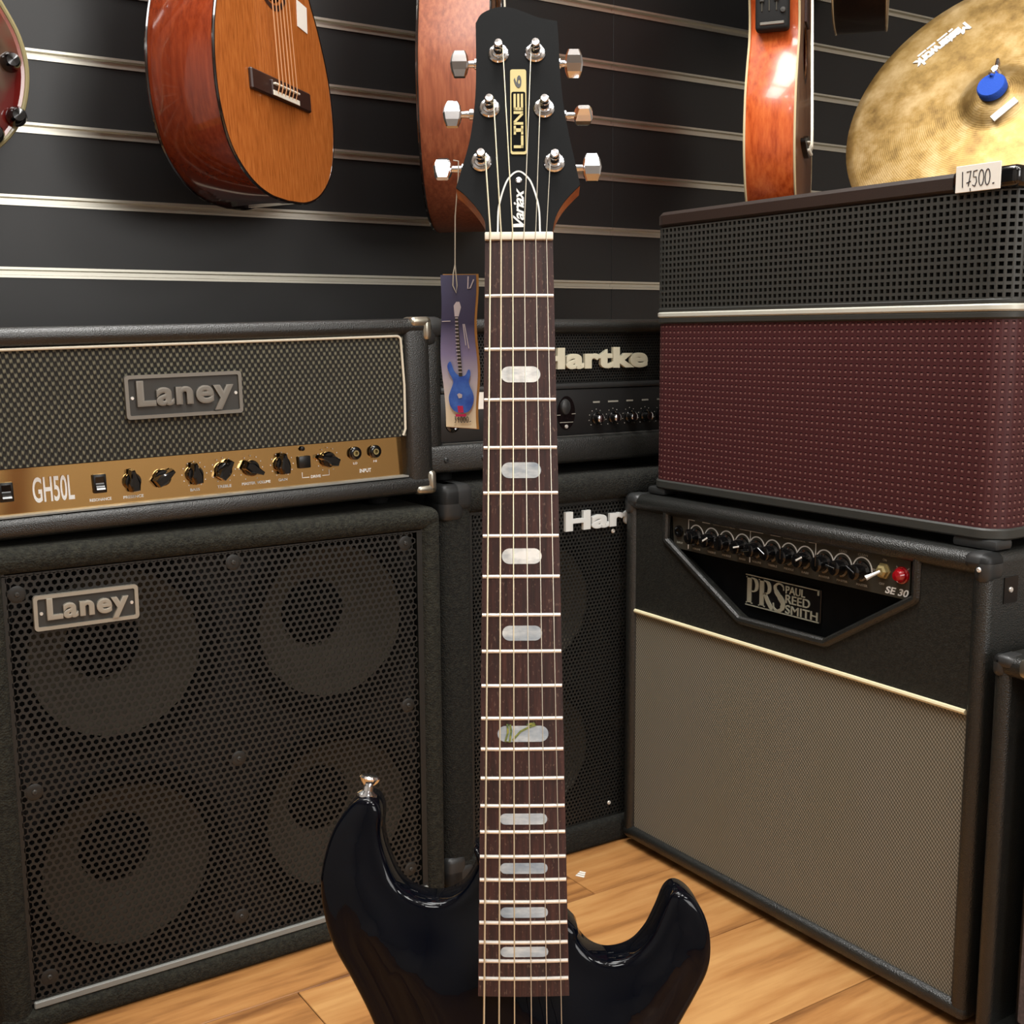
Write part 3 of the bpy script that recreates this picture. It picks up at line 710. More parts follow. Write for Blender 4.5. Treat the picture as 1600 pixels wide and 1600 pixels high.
# ------------------------------------------------------------------ shared amplifier pieces
def screw(parent, x, y, z, r=.0045, m='nickel', mesh={}):
    if r not in mesh:
        mesh[r] = MB().lathe([(r, 0), (r, r*.25), (r*.75, r*.55), (r*.4, r*.62), (r*.35, r*.3), (0, r*.3)], 12).mesh('screw')
    o = link('screw', mesh[r], M[m], parent); o.matrix_local = at(x, y, z); return o
def hexgrille(x0, x1, z0, z1, y, pitch, hole, th=.0012):
    """perforated steel sheet: staggered round-ish holes as real openings"""
    mb = MB(); ry = pitch*math.sqrt(3)/2; R_ = pitch/math.sqrt(3); r = hole/2
    hexo = [(R_*math.sin(k*pi/3), R_*math.cos(k*pi/3)) for k in range(6)]
    hexi = [(r*math.sin(k*pi/3), r*math.cos(k*pi/3)) for k in range(6)]
    rows = int((z1-z0)/ry); V = []; F = []
    for j in range(rows):
        zc = z0+ry*(j+.5)+(z1-z0-rows*ry)/2; off = (j % 2)*pitch/2
        cols = int((x1-x0-pitch/2)/pitch)
        for i in range(cols):
            xc = x0+pitch*(i+.5)+off; o = len(V)
            V += [(xc+a, y, zc+b) for a, b in hexo]+[(xc+a, y, zc+b) for a, b in hexi]+[(xc+a, y+th, zc+b) for a, b in hexi]
            for k in range(6):
                q = (k+1) % 6
                F.append((o+k, o+q, o+6+q, o+6+k)); F.append((o+6+k, o+6+q, o+12+q, o+12+k))
    mb.v = V; mb.f = F
    # rim strips that close the staggered edge
    mb.box(x0-.004, x0+pitch*.12, y, y+th, z0, z1); mb.box(x1-pitch*.62, x1+.004, y+th*.5, y+th, z0, z1)
    mb.box(x0-.004, x1+.004, y, y+th, z0-.004, z0+ry*.15); mb.box(x0-.004, x1+.004, y, y+th, z1-ry*.15, z1+.004)
    return mb
def flatmesh(mb, name):
    me = bpy.data.meshes.new(name); me.from_pydata(mb.v, [], mb.f); me.update(); return me
def speaker(parent, x, y, z, r, m, cap='cone'):
    s = MB().lathe([(r, 0), (r, .004), (r*.93, .005), (r*.88, .0045), (r*.81, -.002)], 40, at(x, y, z), False).build('speaker', M['surround'], parent, ang=50)
    MB().lathe([(r*.80, -.0035), (r*.60, -.033), (r*.36, -.068), (r*.34, -.068)], 40, at(x, y, z), False).build('cone', M[m], s, ang=50)
    MB().lathe([(r*.36, -.068), (r*.30, -.056), (r*.18, -.048), (0, -.045)], 28, at(x, y, z), False).build('dust_cap', M['surround'] if cap == 'cone' else M[cap], s, ang=50)
    return s
def baffle(parent, x0, x1, z0, z1, y, th, holes, m):
    """board with round speaker openings"""
    pts = [(x0, z0), (x1, z0), (x1, z1), (x0, z1)]; ed = [(0, 1), (1, 2), (2, 3), (3, 0)]; k = 40
    for cx, cz, r in holes:
        o = len(pts); pts += [(cx+r*math.cos(2*pi*i/k), cz+r*math.sin(2*pi*i/k)) for i in range(k)]; ed += [(o+i, o+(i+1) % k) for i in range(k)]
    r_ = delaunay_2d_cdt([Vector(p) for p in pts], ed, [], 1, 1e-7); V = r_[0]
    F = []
    for f in r_[2]:
        cx, cz = sum(V[i][0] for i in f)/len(f), sum(V[i][1] for i in f)/len(f)
        if all(math.hypot(cx-a, cz-b) > c*.998 for a, b, c in holes): F.append(tuple(f))
    mb = MB(); mb.add([(v[0], y, v[1]) for v in V], F)
    for cx, cz, r in holes:
        c_ = [(cx+r*math.cos(2*pi*i/k), cz+r*math.sin(2*pi*i/k)) for i in range(k)]
        mb.add([(a, y, b) for a, b in c_]+[(a, y+th, b) for a, b in c_], [(i, (i+1) % k, k+(i+1) % k, k+i) for i in range(k)])
    return mb.build('baffle', m, parent)
def knob(r, h, ptr=True):
    mb = MB(); mb.lathe([(r, 0), (r, h*.25), (r*.82, h*.35), (r*.74, h), (r*.6, h*1.06), (0, h*1.06)], 20)
    if ptr: mb.rbox(-r*.11, r*.11, -r*.2, r*.98, h*.3, h*1.12, r*.05, 1)
    return mb.mesh('knob')
def chicken():
    mb = MB(); mb.lathe([(.0105, 0), (.0105, .004), (.0092, .007), (0, .0075)], 20)
    a = [(-.0058, -.0120), (.0058, -.0120), (.0082, -.002), (.0050, .0060), (.0026, .0150), (-.0026, .0150), (-.0050, .0060), (-.0082, -.002)]
    n_ = len(a); vs = [(x, y, .003) for x, y in a]+[(x*.78, y*.94, .0145) for x, y in a]+[(x*.5, y*.86, .0165) for x, y in a]
    mb.add(vs, [(j*n_+i, j*n_+(i+1) % n_, (j+1)*n_+(i+1) % n_, (j+1)*n_+i) for j in range(2) for i in range(n_)]+[tuple(range(2*n_, 3*n_))])
    return mb.mesh('knob', 25)
def corner_cap(mb, cx, y, cz, sx, sz, t, w, r, d=.03):
    """L-shaped corner protector wrapped over a front corner. sx/sz: direction of the arms (+1/-1)"""
    x_out, z_out = cx, cz
    mb.rbox(min(cx, cx+sx*t), max(cx, cx+sx*t), y, y+d, min(cz, cz+sz*w), max(cz, cz+sz*w), r, 3)
    mb.rbox(min(cx, cx+sx*w), max(cx, cx+sx*w), y, y+d, min(cz, cz+sz*t), max(cz, cz+sz*t), r, 3)

# ------------------------------------------------------------------ 4x10 cabinet on the left
lc = thing('speaker_cabinet', 'large carpeted bass cabinet on the floor at left, with four cones and a metal badge', 'cabinet', frame((.80, 1.386, 0)))
mb = MB(); D = .40
mb.rbox(-.601, 0, 0, D, .5535, .5840, .0145, 4); mb.rbox(-.601, 0, 0, D, 0, .0300, .010, 3)
mb.rbox(-.601, -.564, .001, D, .004, .581, .014, 4); mb.rbox(-.0295, 0, .001, D, .004, .581, .013, 4)
mb.box(-.59, -.01, D-.02, D-.004, .02, .57)
mb.build('shell', M['carpet'], lc, ang=60)
baffle(lc, -.57, -.025, .025, .56, .030, .012, [(x, z, .124) for x in (-.439, -.155) for z in (.170, .440)], M['matte_black'])
for x in (-.439, -.155):
    for z in (.170, .440): speaker(lc, x, .028, z, .128, 'cone')
g_ = hexgrille(-.5625, -.0310, .0400, .5530, .008, .0088, .0066, .0012)
link('grille', flatmesh(g_, 'grille'), M['grille'], lc, 'stuff')
mb = MB(); mb.rbox(-.5640, -.0295, .004, .012, .0300, .0385, .0012, 1); mb.build('bottom_strip', M['strip'], lc)
MB().rbox(-.5640, -.0295, .008, .02, .5530, .5570, .001, 1).build('top_strip', M['black'], lc)
for x, z in ((-.551, .531), (-.297, .5395), (-.0545, .5385), (-.0550, .3105), (-.3005, .285), (-.547, .296), (-.306, .0719), (-.5445, .0645), (-.0560, .0700)):
    MB().lathe([(.010, .0), (.0085, .0006), (.005, .0008), (0, .0008)], 16, at(x, .0079, z)).build('dimple', M['grille'], lc)
    screw(lc, x, .0071, z, .0031, 'nickel' if abs(x+.3005) < .001 else 'badge_dark')
# badge
def badge(parent, x0, x1, z0, z1, y, text_box, m='greymetal'):
    b = MB(); outl = rrect(x0, x1, z0, z1, .004, 4); inn = rrect(x0+.0042, x1-.0042, z0+.0042, z1-.0042, .002, 4)
    nn = len(outl); vs = [(a, y-.006, c) for a, c in outl]+[(a, y-.006, c) for a, c in inn]+[(a, y, c) for a, c in outl]+[(a, y-.003, c) for a, c in inn]
    fs = []
    for i in range(nn):
        j = (i+1) % nn; fs += [(i, j, nn+j, nn+i), (i, 2*nn+i, 2*nn+j, j), (nn+i, nn+j, 3*nn+j, 3*nn+i)]
    b.add(vs, fs); fo = b.build('badge', M[m], parent)
    MB().prism(inn, y-.0031, y-.001, 'y').build('badge_field', M['badge_dark'], fo)
    lb = MB(); letter(lb, 'Laney', *text_box, y-.003, .005, .042, 0, 1.12); lb.build('badge_lettering', M[m], fo, ang=20)
    for q in (x0+.0085, x1-.0075): MB().lathe([(.0022, 0), (.0018, .001), (0, .001)], 10, at(q, y-.0031, (z0+z1)/2-.001)).build('badge_screw', M['nickel'], fo)
badge(lc, -.5355, -.4175, .4865, .5275, .0075, (-.5215, -.4295, .4910, .5232), 'palemetal')

# ------------------------------------------------------------------ valve head on top of it
lh = thing('amplifier_head', 'black valve amplifier head with gold control panel on top of the left cabinet', 'amplifier', frame((.7985, 1.40, .6115), 0, 1.2))
mb = MB(); D = .26; Lw = -.71
mb.rbox(Lw, 0, 0, D, .2060, .2290, .011, 4); mb.rbox(Lw, 0, 0, D, -.008, .0160, .008, 3)
mb.rbox(Lw, Lw+.04, .001, D, -.004, .226, .010, 3); mb.rbox(-.040, 0, .001, D, -.004, .226, .010, 3)
mb.box(Lw+.01, -.01, D-.02, D-.004, .0, .22)
mb.build('shell', M['tolex_fine'], lh, ang=60)
MB().box(Lw+.039, -.0395, .004, .02, .0165, .0185).build('ledge', M['strip'], lh, label='ledge below the control panel, painted pale as if lit from above')  # pale grey stands in for top light on the tolex ledge
MB().box(Lw+.03, -.03, .0075, .014, .0725, .208).build('grille_cloth', M['basket'], lh)
mb = MB()
pp = [(Lw+.04, .2040), (-.30, .2050), (-.052, .2060)]+arc(-.050, .2000, .0060, 90, 0, 5)+[(-.0410, .14), (-.0418, .082), (-.0455, .0735)]
mb.tube([(a, .005, b) for a, b in pp], .0017, 8); mb.build('piping', M['piping'], lh, label='cream piping around the grille cloth')
badge(lh, -.4115, -.2690, .1185, .1700, .0075, (-.3985, -.2805, .1240, .1635))
gp = MB().prism([(.0195, .0165), (.0228, .0730), (.028, .0730), (.028, .0165)], Lw+.039, -.0395, 'x').build('control_panel', M['goldpanel'], lh, label='mirror gold control panel')
MB().box(Lw+.039, -.0395, .008, .024, .0715, .0735).build('panel_rim', M['matte_black'], lh)
ck = chicken()
for x, z, a in ((-.4065, .0440, 5), (-.3700, .0450, -55), (-.3300, .0455, 8), (-.2930, .0470, -35), (-.2570, .0465, -120), (-.2150, .0475, 3), (-.1510, .0485, 68)):
    o = link('knob', ck, M['gloss_black'], lh); o.matrix_local = at(x, .0200, z) @ Matrix.Rotation(math.radians(a), 4, 'Z')
mb = MB()
for x, z in ((-.3300, .0455), (-.2930, .0470), (-.2570, .0465), (-.2150, .0475), (-.1510, .0485)):
    for i in range(11):
        a = math.radians(-60+30*i); mb.lathe([(.0008, 0), (.0007, .0003), (0, .0003)], 6, at(x+.0155*math.cos(a), .02, z+.0155*math.sin(a)))
mb.build('dial_marks', M['white_print'], lh, 'stuff')
for x in (-.4445, -.5480):
    r_ = MB().rbox(x-.0078, x+.0078, .0165, .021, .0335, .0560, .0015, 2).build('rocker_switch', M['black'], lh)
    MB().prism([(.0165, .0370), (.0125, .0380), (.0165, .0460), (.0160, .0530)], x-.0050, x+.0050, 'x').build('rocker', M['gloss_black'], r_)
for x in (-.1115, -.0820):
    j_ = MB().lathe([(.0088, 0), (.0088, .003), (.0066, .0045), (.0045, .0045), (.0040, .001)], 18, at(x, .02, .0535), False).build('input_jack', M['gloss_black'], lh)
    MB().lathe([(.0040, 0), (.0040, .0052), (.0026, .0052), (.0024, .0005), (0, .0005)], 16, at(x, .02, .0535)).build('jack_ring', M['gold'], j_)
MB().lathe([(.0032, 0), (.0030, .002), (0, .0025)], 12, at(-.1860, .02, .0655)).build('indicator', M['black'], lh)
MB().rbox(-.1930, -.1760, .0165, .021, .0400, .0560, .0015, 2).build('drive_switch', M['black'], lh)
mb = MB()
for s_, a, b, c, d in (('RESONANCE', -.4570, -.4320, .0240, .0275), ('PRESENCE', -.4180, -.3940, .0235, .0270), ('BASS', -.3365, -.3245, .0245, .0280), ('TREBLE', -.3020, -.2840, .0250, .0285),
                       ('MASTER', -.2700, -.2520, .0255, .0290), ('VOLUME', -.2500, -.2320, .0255, .0290), ('GAIN', -.2210, -.2090, .0260, .0295), ('DRIVE', -.1760, -.1620, .0260, .0295), ('INPUT', -.1055, -.0885, .0265, .0315), ('LO', -.1145, -.1085, .0385, .0415), ('HI', -.0845, -.0795, .0390, .0420)):
    letter(mb, s_, a, b, c, d, .0200, .0006, .02, 0, 1)
mb.ribbon([(-.188, .0345), (-.188, .0275), (-.178, .0275)], .0009, .0193, .0199); mb.ribbon([(-.160, .0280), (-.150, .0280), (-.150, .0350)], .0009, .0193, .0199)
mb.build('panel_lettering', M['white_print'], lh, 'stuff', ang=20)
mb = MB(); letter(mb, 'GH50L', -.5195, -.4735, .0290, .0585, .0200, .0006, .016, 0, 1); mb.build('model_lettering', M['white_print'], lh, ang=20)
for z_, q in ((.231, -1), (-.0095, 1)):
    mb = MB(); corner_cap(mb, .0015, -.002, z_, -1, q, .0135, .032, .006); mb.build('corner_cap', M['corner'], lh, label='worn steel corner')
for x, h_ in ((-.57, .0062), (-.06, .0165)):
    for y in (.06, .20): MB().lathe([(.014, 0), (.014, h_*.8), (.012, h_), (0, h_)], 14, Matrix.Translation((x, y, -.007)) @ Matrix.Rotation(pi, 4, 'X')).build('foot', M['matte_black'], lh)

# ------------------------------------------------------------------ second stack in the corner
hc = thing('speaker_cabinet', 'black cabinet in the corner with white lettering behind the neck of the guitar', 'cabinet', frame((.823, 1.428, 0), -1))
mb = MB(); Wc = .555; D = .36
mb.rbox(0, Wc, 0, D, .562, .605, .016, 4); mb.rbox(0, Wc, 0, D, 0, .042, .008, 3); mb.rbox(0, .053, .001, D, .004, .60, .016, 4); mb.rbox(Wc-.03, Wc, .001, D, .004, .60, .016, 4)
mb.box(.01, Wc-.01, D-.02, D-.004, .02, .59); mb.build('shell', M['carpet2'], hc, ang=60)
baffle(hc, .04, Wc-.02, .03, .575, .034, .011, [(x, z, .115) for x in (.185, .415) for z in (.165, .405)], M['matte_black'])
for x in (.185, .415):
    for z in (.165, .405): speaker(hc, x, .032, z, .118, 'silvercone', 'silvercone')
g_ = hexgrille(.0540, Wc-.032, .0430, .5600, .010, .0066, .0047, .0012)
link('grille', flatmesh(g_, 'grille'), M['grille'], hc, 'stuff')
mb = MB(); letter(mb, 'Hartke', .2165, .4230, .5200, .5500, .0095, .006, .048, 0, 1.06); mb.build('lettering', M['hart_b'], hc, ang=20, label='white raised lettering')
mb = MB(); corner_cap(mb, -.002, -.003, .608, 1, -1, .040, .055, .012, .06); mb.build('corner_cap', M['plastic_corner'], hc)
mb = MB(); corner_cap(mb, -.002, -.003, -.0, 1, 1, .036, .050, .010, .06); mb.build('corner_cap', M['plastic_corner'], hc)
for x, z in ((.310, .512), (.306, .066)): screw(hc, x, .009, z, .0035)

hh = thing('amplifier_head', 'black bass amplifier head with cream lettering and small knobs in the corner', 'amplifier', frame((.806, 1.450, .6215)))
mb = MB(); Wh = .58; D = .30
mb.rbox(0, Wh, 0, D, .198, .2185, .009, 3); mb.rbox(0, Wh, -.002, D, 0, .0400, .006, 2); mb.rbox(0, .036, .001, D, .004, .215, .012, 3); mb.rbox(Wh-.036, Wh, .001, D, .004, .215, .012, 3)
mb.box(.01, Wh-.01, D-.02, D-.004, .01, .21); mb.build('shell', M['tolex'], hh, ang=60)
MB().box(.03, Wh-.03, .030, .034, .03, .20).build('chassis', M['matte_black'], hh)
g_ = hexgrille(.0370, Wh-.037, .1215, .1975, .014, .0050, .0037, .001)
link('grille', flatmesh(g_, 'grille'), M['grille'], hh, 'stuff')
mb = MB(); letter(mb, 'Hartke', .2060, .4165, .1430, .1755, .0135, .006, .048, 0, 1.06); mb.build('lettering', M['hart_a'], hh, ang=20, label='cream raised lettering')
MB().rbox(.036, Wh-.036, .008, .032, .1130, .1215, .002, 2).build('grille_trim', M['strip'] if False else M['plastic_corner'], hh)
pn = MB().rbox(.036, Wh-.036, .010, .032, .0420, .1125, .002, 2).build('control_panel', M['panel_black'], hh)
MB().rbox(.036, Wh-.036, .006, .014, .0385, .0420, .001, 1).build('panel_trim', M['badge_dark'], hh)
mb = MB(); mb.prism([(.2565+a, .0770+b) for a, b in arc(0, 0, .0165, 0, 360, 28, .0255)][:-1], .0085, .0105, 'y'); ov = mb.build('switch_plate', M['gloss_black'], hh)
mb = MB(); mb.lathe([(1, 0), (.92, .0028), (.6, .0042), (0, .0048)], 24, Matrix.Translation((.2545, .0085, .0860)) @ FRONT @ Matrix.Diagonal((.0088, .0122, 1, 1))); mb.build('power_switch', M['plastic_corner'], ov)
mb = MB(); mb.box(.2385, .2450, .0078, .0085, .0735, .0745); mb.box(.2665, .2735, .0078, .0085, .0745, .0755); mb.box(.2440, .2690, .0078, .0085, .0620, .0630)
for q, w_ in ((.3150, .0065), (.3480, .0100), (.3815, .0065), (.4130, .0065), (.4460, .0080)):
    mb.box(q-w_, q+w_, .0094, .0101, .0900, .0925)
    for i in range(9):
        a = math.radians(-45+33.75*i); mb.lathe([(.0009, 0), (0, .0006)], 6, at(q+.0140*math.cos(a), .0100, .0660+.0140*math.sin(a)))
mb.build('panel_print', M['dim_print'], hh, 'stuff')
MB().lathe([(.0030, 0), (.0028, .0012), (0, .0016)], 12, at(.2565, .0085, .0560)).build('indicator', M['nickel'], ov)
kb = knob(.0098, .013)
for q in (.3150, .3480, .3815, .4130, .4460):
    o = link('knob', kb, M['gloss_black'], hh); o.matrix_local = at(q, .010, .0660) @ Matrix.Rotation(.5, 4, 'Z')
    MB().lathe([(.0062, .0138), (.0050, .0146), (0, .0148)], 16).build('knob_cap', M['chrome'], o)
MB().lathe([(.0125, 0), (.0118, .0018), (.0085, .003), (.0070, .0012), (0, .0012)], 20, at(.0555, .0100, .0690)).build('input_jack', M['gloss_black'], hh)
screw(hh, .037, -.002, .019, .0042, 'plastic_corner'); screw(hh, .10, -.002, .0190, .0042, 'plastic_corner')
MB().rbox(.0925, .1500, .0085, .0100, .0885, .1135, .0006, 1).build('price_sticker', M['paper'], hh, label='white price sticker')
mb = MB(); corner_cap(mb, -.003, -.004, .2215, 1, -1, .030, .042, .012, .06); mb.build('corner_cap', M['plastic_corner'], hh)
for x in (.06, Wh-.06):
    for y in (.05, .24): MB().lathe([(.014, 0), (.014, .013), (0, .0145)], 14, Matrix.Translation((x, y, -.0145))).build('foot', M['matte_black'], hh)

# ------------------------------------------------------------------ combo amplifier, lower right
pr = thing('combo_amplifier', 'black combo amplifier with tan grille cloth, control knobs and red lamp on the right', 'amplifier', frame((1.1434, 1.405, 0), -90))
mb = MB(); U0, U1, HT, D = -.013, .628, .5730, .27
mb.rbox(U0, U1, 0, D, .548, HT, .013, 4); mb.rbox(U0, U1, 0, D, .0110, .0330, .010, 4); mb.rbox(U0, U0+.023, .001, D, .013, .572, .0105, 4); mb.rbox(U1-.0235, U1, .001, D, .013, .572, .0105, 4)
mb.box(U0+.008, U1-.008, D-.02, D-.004, .02, .565); mb.build('shell', M['tolex'], pr, ang=60)
MB().box(U0+.015, U1-.015, .0090, .016, .028, .386).build('grille_cloth', M['twill'], pr)
MB().tube([(U0+.0225, .0065, .3890), (.30, .0065, .3878), (U1-.0235, .0065, .3862)], .0033, 8).build('piping', M['cream'], pr, label='cream piping above the grille cloth')
# upper fascia with a cut-out
cut = [(.0805, .560), (.0790, .5150), (.0830, .5060), (.2250, .4265), (.2400, .4205), (.3900, .4215), (.4060, .4270), (.5230, .4990), (.5290, .5080), (.5290, .560)]
x0_, x1_, z0_, z1_ = U0+.015, U1-.015, .3885, .560
outer = [(x0_, z1_), (x0_, z0_), (x1_, z0_), (x1_, z1_)]
mb = MB(); y_ = .0075
poly = outer+cut[::-1]
mb.prism(poly, y_, y_+.018, 'y'); fa = mb.build('fascia', M['fascia'], pr, label='scuffed leatherette fascia')
mb = MB(); cs = smooth_open([(a, b) for a, b in cut[:1]], 1) if False else cut
mb.tube([(a, y_+.0008, b) for a, b in cut[:1]+arc(.0840, .5140, .0050, 180, 235, 4)+arc(.2400, .4310, .0105, 240, 270, 4)+arc(.3900, .4320, .0105, 270, 300, 4)+arc(.5240, .5080, .0050, 305, 360, 4)+[cut[-1]]], .0062, 10)
mb.build('cutout_roll', M['tolex'], pr, label='padded roll around the recess')
MB().box(.06, .55, .026, .032, .405, .556).build('recess_panel', M['satin_black'], pr)
cp = [(.0880, .553), (.0920, .5070), (.0980, .5015), (.5080, .5000), (.5155, .5070), (.5160, .553)]
MB().prism(cp, .0120, .0255, 'y').build('control_panel', M['panel_dark'], pr, label='dark grey control panel')
kn = knob(.0128, .017)
KX = [.1415, .1735, .2040, .2355, .2630, .2925, .3225, .3510, .3835, .4130, .4445]
rot = [20, -60, 0, -75, 100, 60, 0, -60, 0, 80, 60]
for q, a in zip(KX, rot):
    o = link('knob', kn, M['gloss_black'], pr); o.matrix_local = at(q, .0120, .5245) @ Matrix.Rotation(math.radians(a), 4, 'Z')
for i in (1, 3, 7):
    o = [c for c in pr.children if c.name.startswith('knob')][i]
    MB().rbox(-.0011, .0011, .001, .0125, .0190, .0196, .0002, 1).build('pointer_line', M['white_print'], o)
mb = MB(); yy_ = .0116
for q in KX: mb.ribbon(arc(q, .5250, .0150, 165, 0, 14, .0165), .0017, yy_, .0122)
def br(p): mb.ribbon(p, .0012, yy_, .0122)
br([(.1240, .5270), (.1240, .5475), (.1370, .5475)]); br([(.1530, .5475), (.1690, .5475)]); br([(.2290, .5480), (.2500, .5480), (.2500, .5290)]); br([(.2500, .5480), (.2740, .5480)]); br([(.2880, .5480), (.3060, .5480)])
br([(.3560, .5480), (.3680, .5480), (.3680, .5290)]); br([(.1240, .5145), (.1240, .5040)]); br([(.2500, .5150), (.2500, .5040)])
for a, b, c, d in ((.4840, .4755, .5370, .5370),): pass
mb.build('panel_graphics', M['white_print'], pr, 'stuff', ang=20)
mb = MB(); letter(mb, 'SE 30', .4805, .5150, .5030, .5120, .0121, .0006, .02, .25); mb.build('model_lettering', M['white_print'], pr, ang=20)
mb = MB()
for q, s_ in zip(KX, ('VOLUME', 'TREBLE', 'MIDDLE', 'BASS', 'VOLUME', 'TREBLE', 'MIDDLE', 'BASS', 'REVERB', 'MASTER', 'MASTER')):
    w_ = .0085 if len(s_) > 4 else .0060; letter(mb, s_, q-w_, q+w_, .5050, .5078, .0121, .0005, .01)
for s_, a, b, c, d in (('INPUT', .0990, .1120, .5090, .5120), ('LEAD', .4070, .4190, .5430, .5460), ('CLEAN', .4370, .4520, .5430, .5460), ('LEAD CONTROL', .1760, .2200, .5462, .5490), ('CLEAN CONTROL', .3110, .3500, .5462, .5490),
                       ('ON', .4750, .4810, .5420, .5450), ('OFF', .4710, .4790, .5120, .5148), ('BY', .4600, .4650, .5270, .5300)):
    letter(mb, s_, a, b, c, d, .0121, .0005, .01)
mb.ribbon(arc(.505, .541, .010, 200, 340, 8, .006), .0012, yy_, .0122)
mb.build('panel_lettering', M['dim_print'], pr, 'stuff', ang=20)
j_ = MB().lathe([(.0090, 0), (.0085, .003), (.0060, .004), (.0045, .004), (.0042, .001), (0, .001)], 18, at(.1040, .0120, .5275)).build('input_jack', M['gloss_black'], pr)
t_ = MB().lathe([(.0105, 0), (.0105, .002), (.0085, .0025), (.0080, .0065), (.0050, .0085), (0, .0085)], 6, at(.4776, .0120, .5300)).build('toggle_switch', M['gold'], pr)
MB().tube([(.4776, .0050, .5300), (.4700, -.0045, .5240), (.4670, -.0085, .5215)], [.0018, .0026, .0034], 10).build('toggle_lever', M['nickel'], t_)
l_ = MB().lathe([(.0110, 0), (.0105, .002), (.0092, .0028), (.0088, .006), (.0060, .0105), (0, .0118)], 18, at(.5040, .0120, .5290)).build('pilot_lamp', M['lamp_red'], pr, label='red pilot lamp', ang=20)
# logo plate
lg = MB().rbox(.2330, .3700, .0225, .0262, .4395, .4850, .0008, 1).build('name_plate', M['black'], pr)
mb = MB(); y0, y1 = .0212, .0226
def st_(x, w, z0=.4430, z1=.4810):   # stem with serifs
    mb.box(x, x+w, y0, y1, z0, z1); mb.box(x-.0022, x+w+.0022, y0, y1, z0, z0+.0016); mb.box(x-.0022, x+w*.8, y0, y1, z1-.0016, z1)
st_(.2370, .0075)
mb.ribbon([(.2430, .4803)]+arc(.2480, .4705, .0075, 90, -90, 10, .0092)+[(.2435, .4612)], [.0016, .002]+[.003, .005, .0058, .006, .006, .0058, .005, .003, .002]+[.0016, .0016], y0, y1)
st_(.2610, .0075)
mb.ribbon([(.2670, .4803)]+arc(.2720, .4710, .0072, 90, -90, 10, .0088)+[(.2675, .4620)], [.0016, .002]+[.003, .005, .0058, .006, .006, .0058, .005, .003, .002]+[.0016, .0016], y0, y1)
mb.ribbon([(.2700, .4625), (.2765, .4520), (.2835, .4437), (.2860, .4432)], [.006, .0066, .0060, .002], y0, y1)
mb.ribbon(smooth_open([(.3050, .4725), (.3035, .4785), (.2960, .4808), (.2895, .4760), (.2915, .4690), (.2985, .4620), (.3045, .4545), (.3020, .4460), (.2945, .4425), (.2880, .4455), (.2865, .4525)], 4),
          [.0012]*4+[.002]*4+[.003]*4+[.005]*4+[.007]*4+[.0085]*4+[.0075]*4+[.005]*4+[.003]*4+[.002]*4+[.0012], y0, y1)
mb.box(.2335, .3665, y0, y1, .4830, .4842); mb.box(.3650, .3672, y0, y1, .4770, .4842); mb.box(.2335, .3680, y0, y1, .4400, .4413)
for s_, a, b, c, d in (('PAUL', .3090, .3430, .4695, .4800), ('REED', .3090, .3520, .4565, .4680), ('SMITH', .3090, .3660, .4420, .4540)): letter(mb, s_, a, b, c, d, y1, .0014, .004)
mb.build('name_lettering', M['logo_silver'], lg, ang=20)
for x, q in ((U1+.001, -1), (U0-.001, 1)):
    mb = MB(); corner_cap(mb, x, -.002, HT+.001, q, -1, .0225, .036, .011, .036); mb.build('corner_cap', M['plastic_corner'], pr)
screw(pr, U1-.010, -.0025, .556, .003)
mb = MB(); mb.box(U1-.0004, U1+.0012, .03, .055, .515, .545)
mb.build('side_plate', M['black'], pr); MB().lathe([(.0034, 0), (.003, .0012), (0, .0016)], 10, Matrix.Translation((U1+.0012, .042, .530)) @ Matrix.Rotation(pi/2, 4, 'Y')).build('side_screw', M['nickel'], pr)
for x in (U0+.05, U1-.05):
    for y in (.04, .22): MB().lathe([(.018, 0), (.018, .009), (.016, .012), (0, .012)], 14, Matrix.Translation((x, y, 0))).build('foot', M['matte_black'], pr)

# ------------------------------------------------------------------ modelling amplifier with the red grille
ra = thing('guitar_amplifier', 'amplifier with red lower grille, black upper grille and silver stripe, on the combo', 'amplifier', frame((1.165, 1.386, .585), -90))
RW, RD, RR, RH = .603, .255, .030, .409
def rpath(inset, n=8, step=.0088):
    """rounded-rectangle outline of the case, going left side -> front -> right side; returns points and outward normals"""
    r = RR-inset; pts = []
    def line(p, q):
        k = max(1, round(math.hypot(q[0]-p[0], q[1]-p[1])/step))
        for i in range(k): pts.append((p[0]+(q[0]-p[0])*i/k, p[1]+(q[1]-p[1])*i/k))
    line((inset, RD-RR), (inset, RR))
    for i in range(5): a = pi+pi/2*i/5; pts.append((RR+r*math.cos(a), RR+r*math.sin(a)))
    line((RR, inset), (RW-RR, inset))
    for i in range(5): a = 1.5*pi+pi/2*i/5; pts.append((RW-RR+r*math.cos(a), RR+r*math.sin(a)))
    line((RW-inset, RR), (RW-inset, RD-RR)); pts.append((RW-inset, RD-RR)); return pts
def rloop(inset):
    r = RR-inset; o = []
    for cx, cy, a0 in ((RR, RR, pi), (RW-RR, RR, 1.5*pi), (RW-RR, RD-RR, 0), (RR, RD-RR, .5*pi)):
        o += [(cx+r*math.cos(a0+pi/2*i/6), cy+r*math.sin(a0+pi/2*i/6)) for i in range(7)]
    return o
def band(mb, z0, z1, ins, ch=.002):
    lo = rloop(ins); n_ = len(lo); lv_ = [(ins+ch, z0), (ins, z0+ch), (ins, z1-ch), (ins+ch, z1)]
    vs = []
    for i_, z in lv_: vs += [(a, b, z) for a, b in rloop(i_)]
    mb.add(vs, [(j*n_+i, j*n_+(i+1) % n_, (j+1)*n_+(i+1) % n_, (j+1)*n_+i) for j in range(3) for i in range(n_)]+[tuple(range(n_)), tuple(range(3*n_, 4*n_))]); return mb
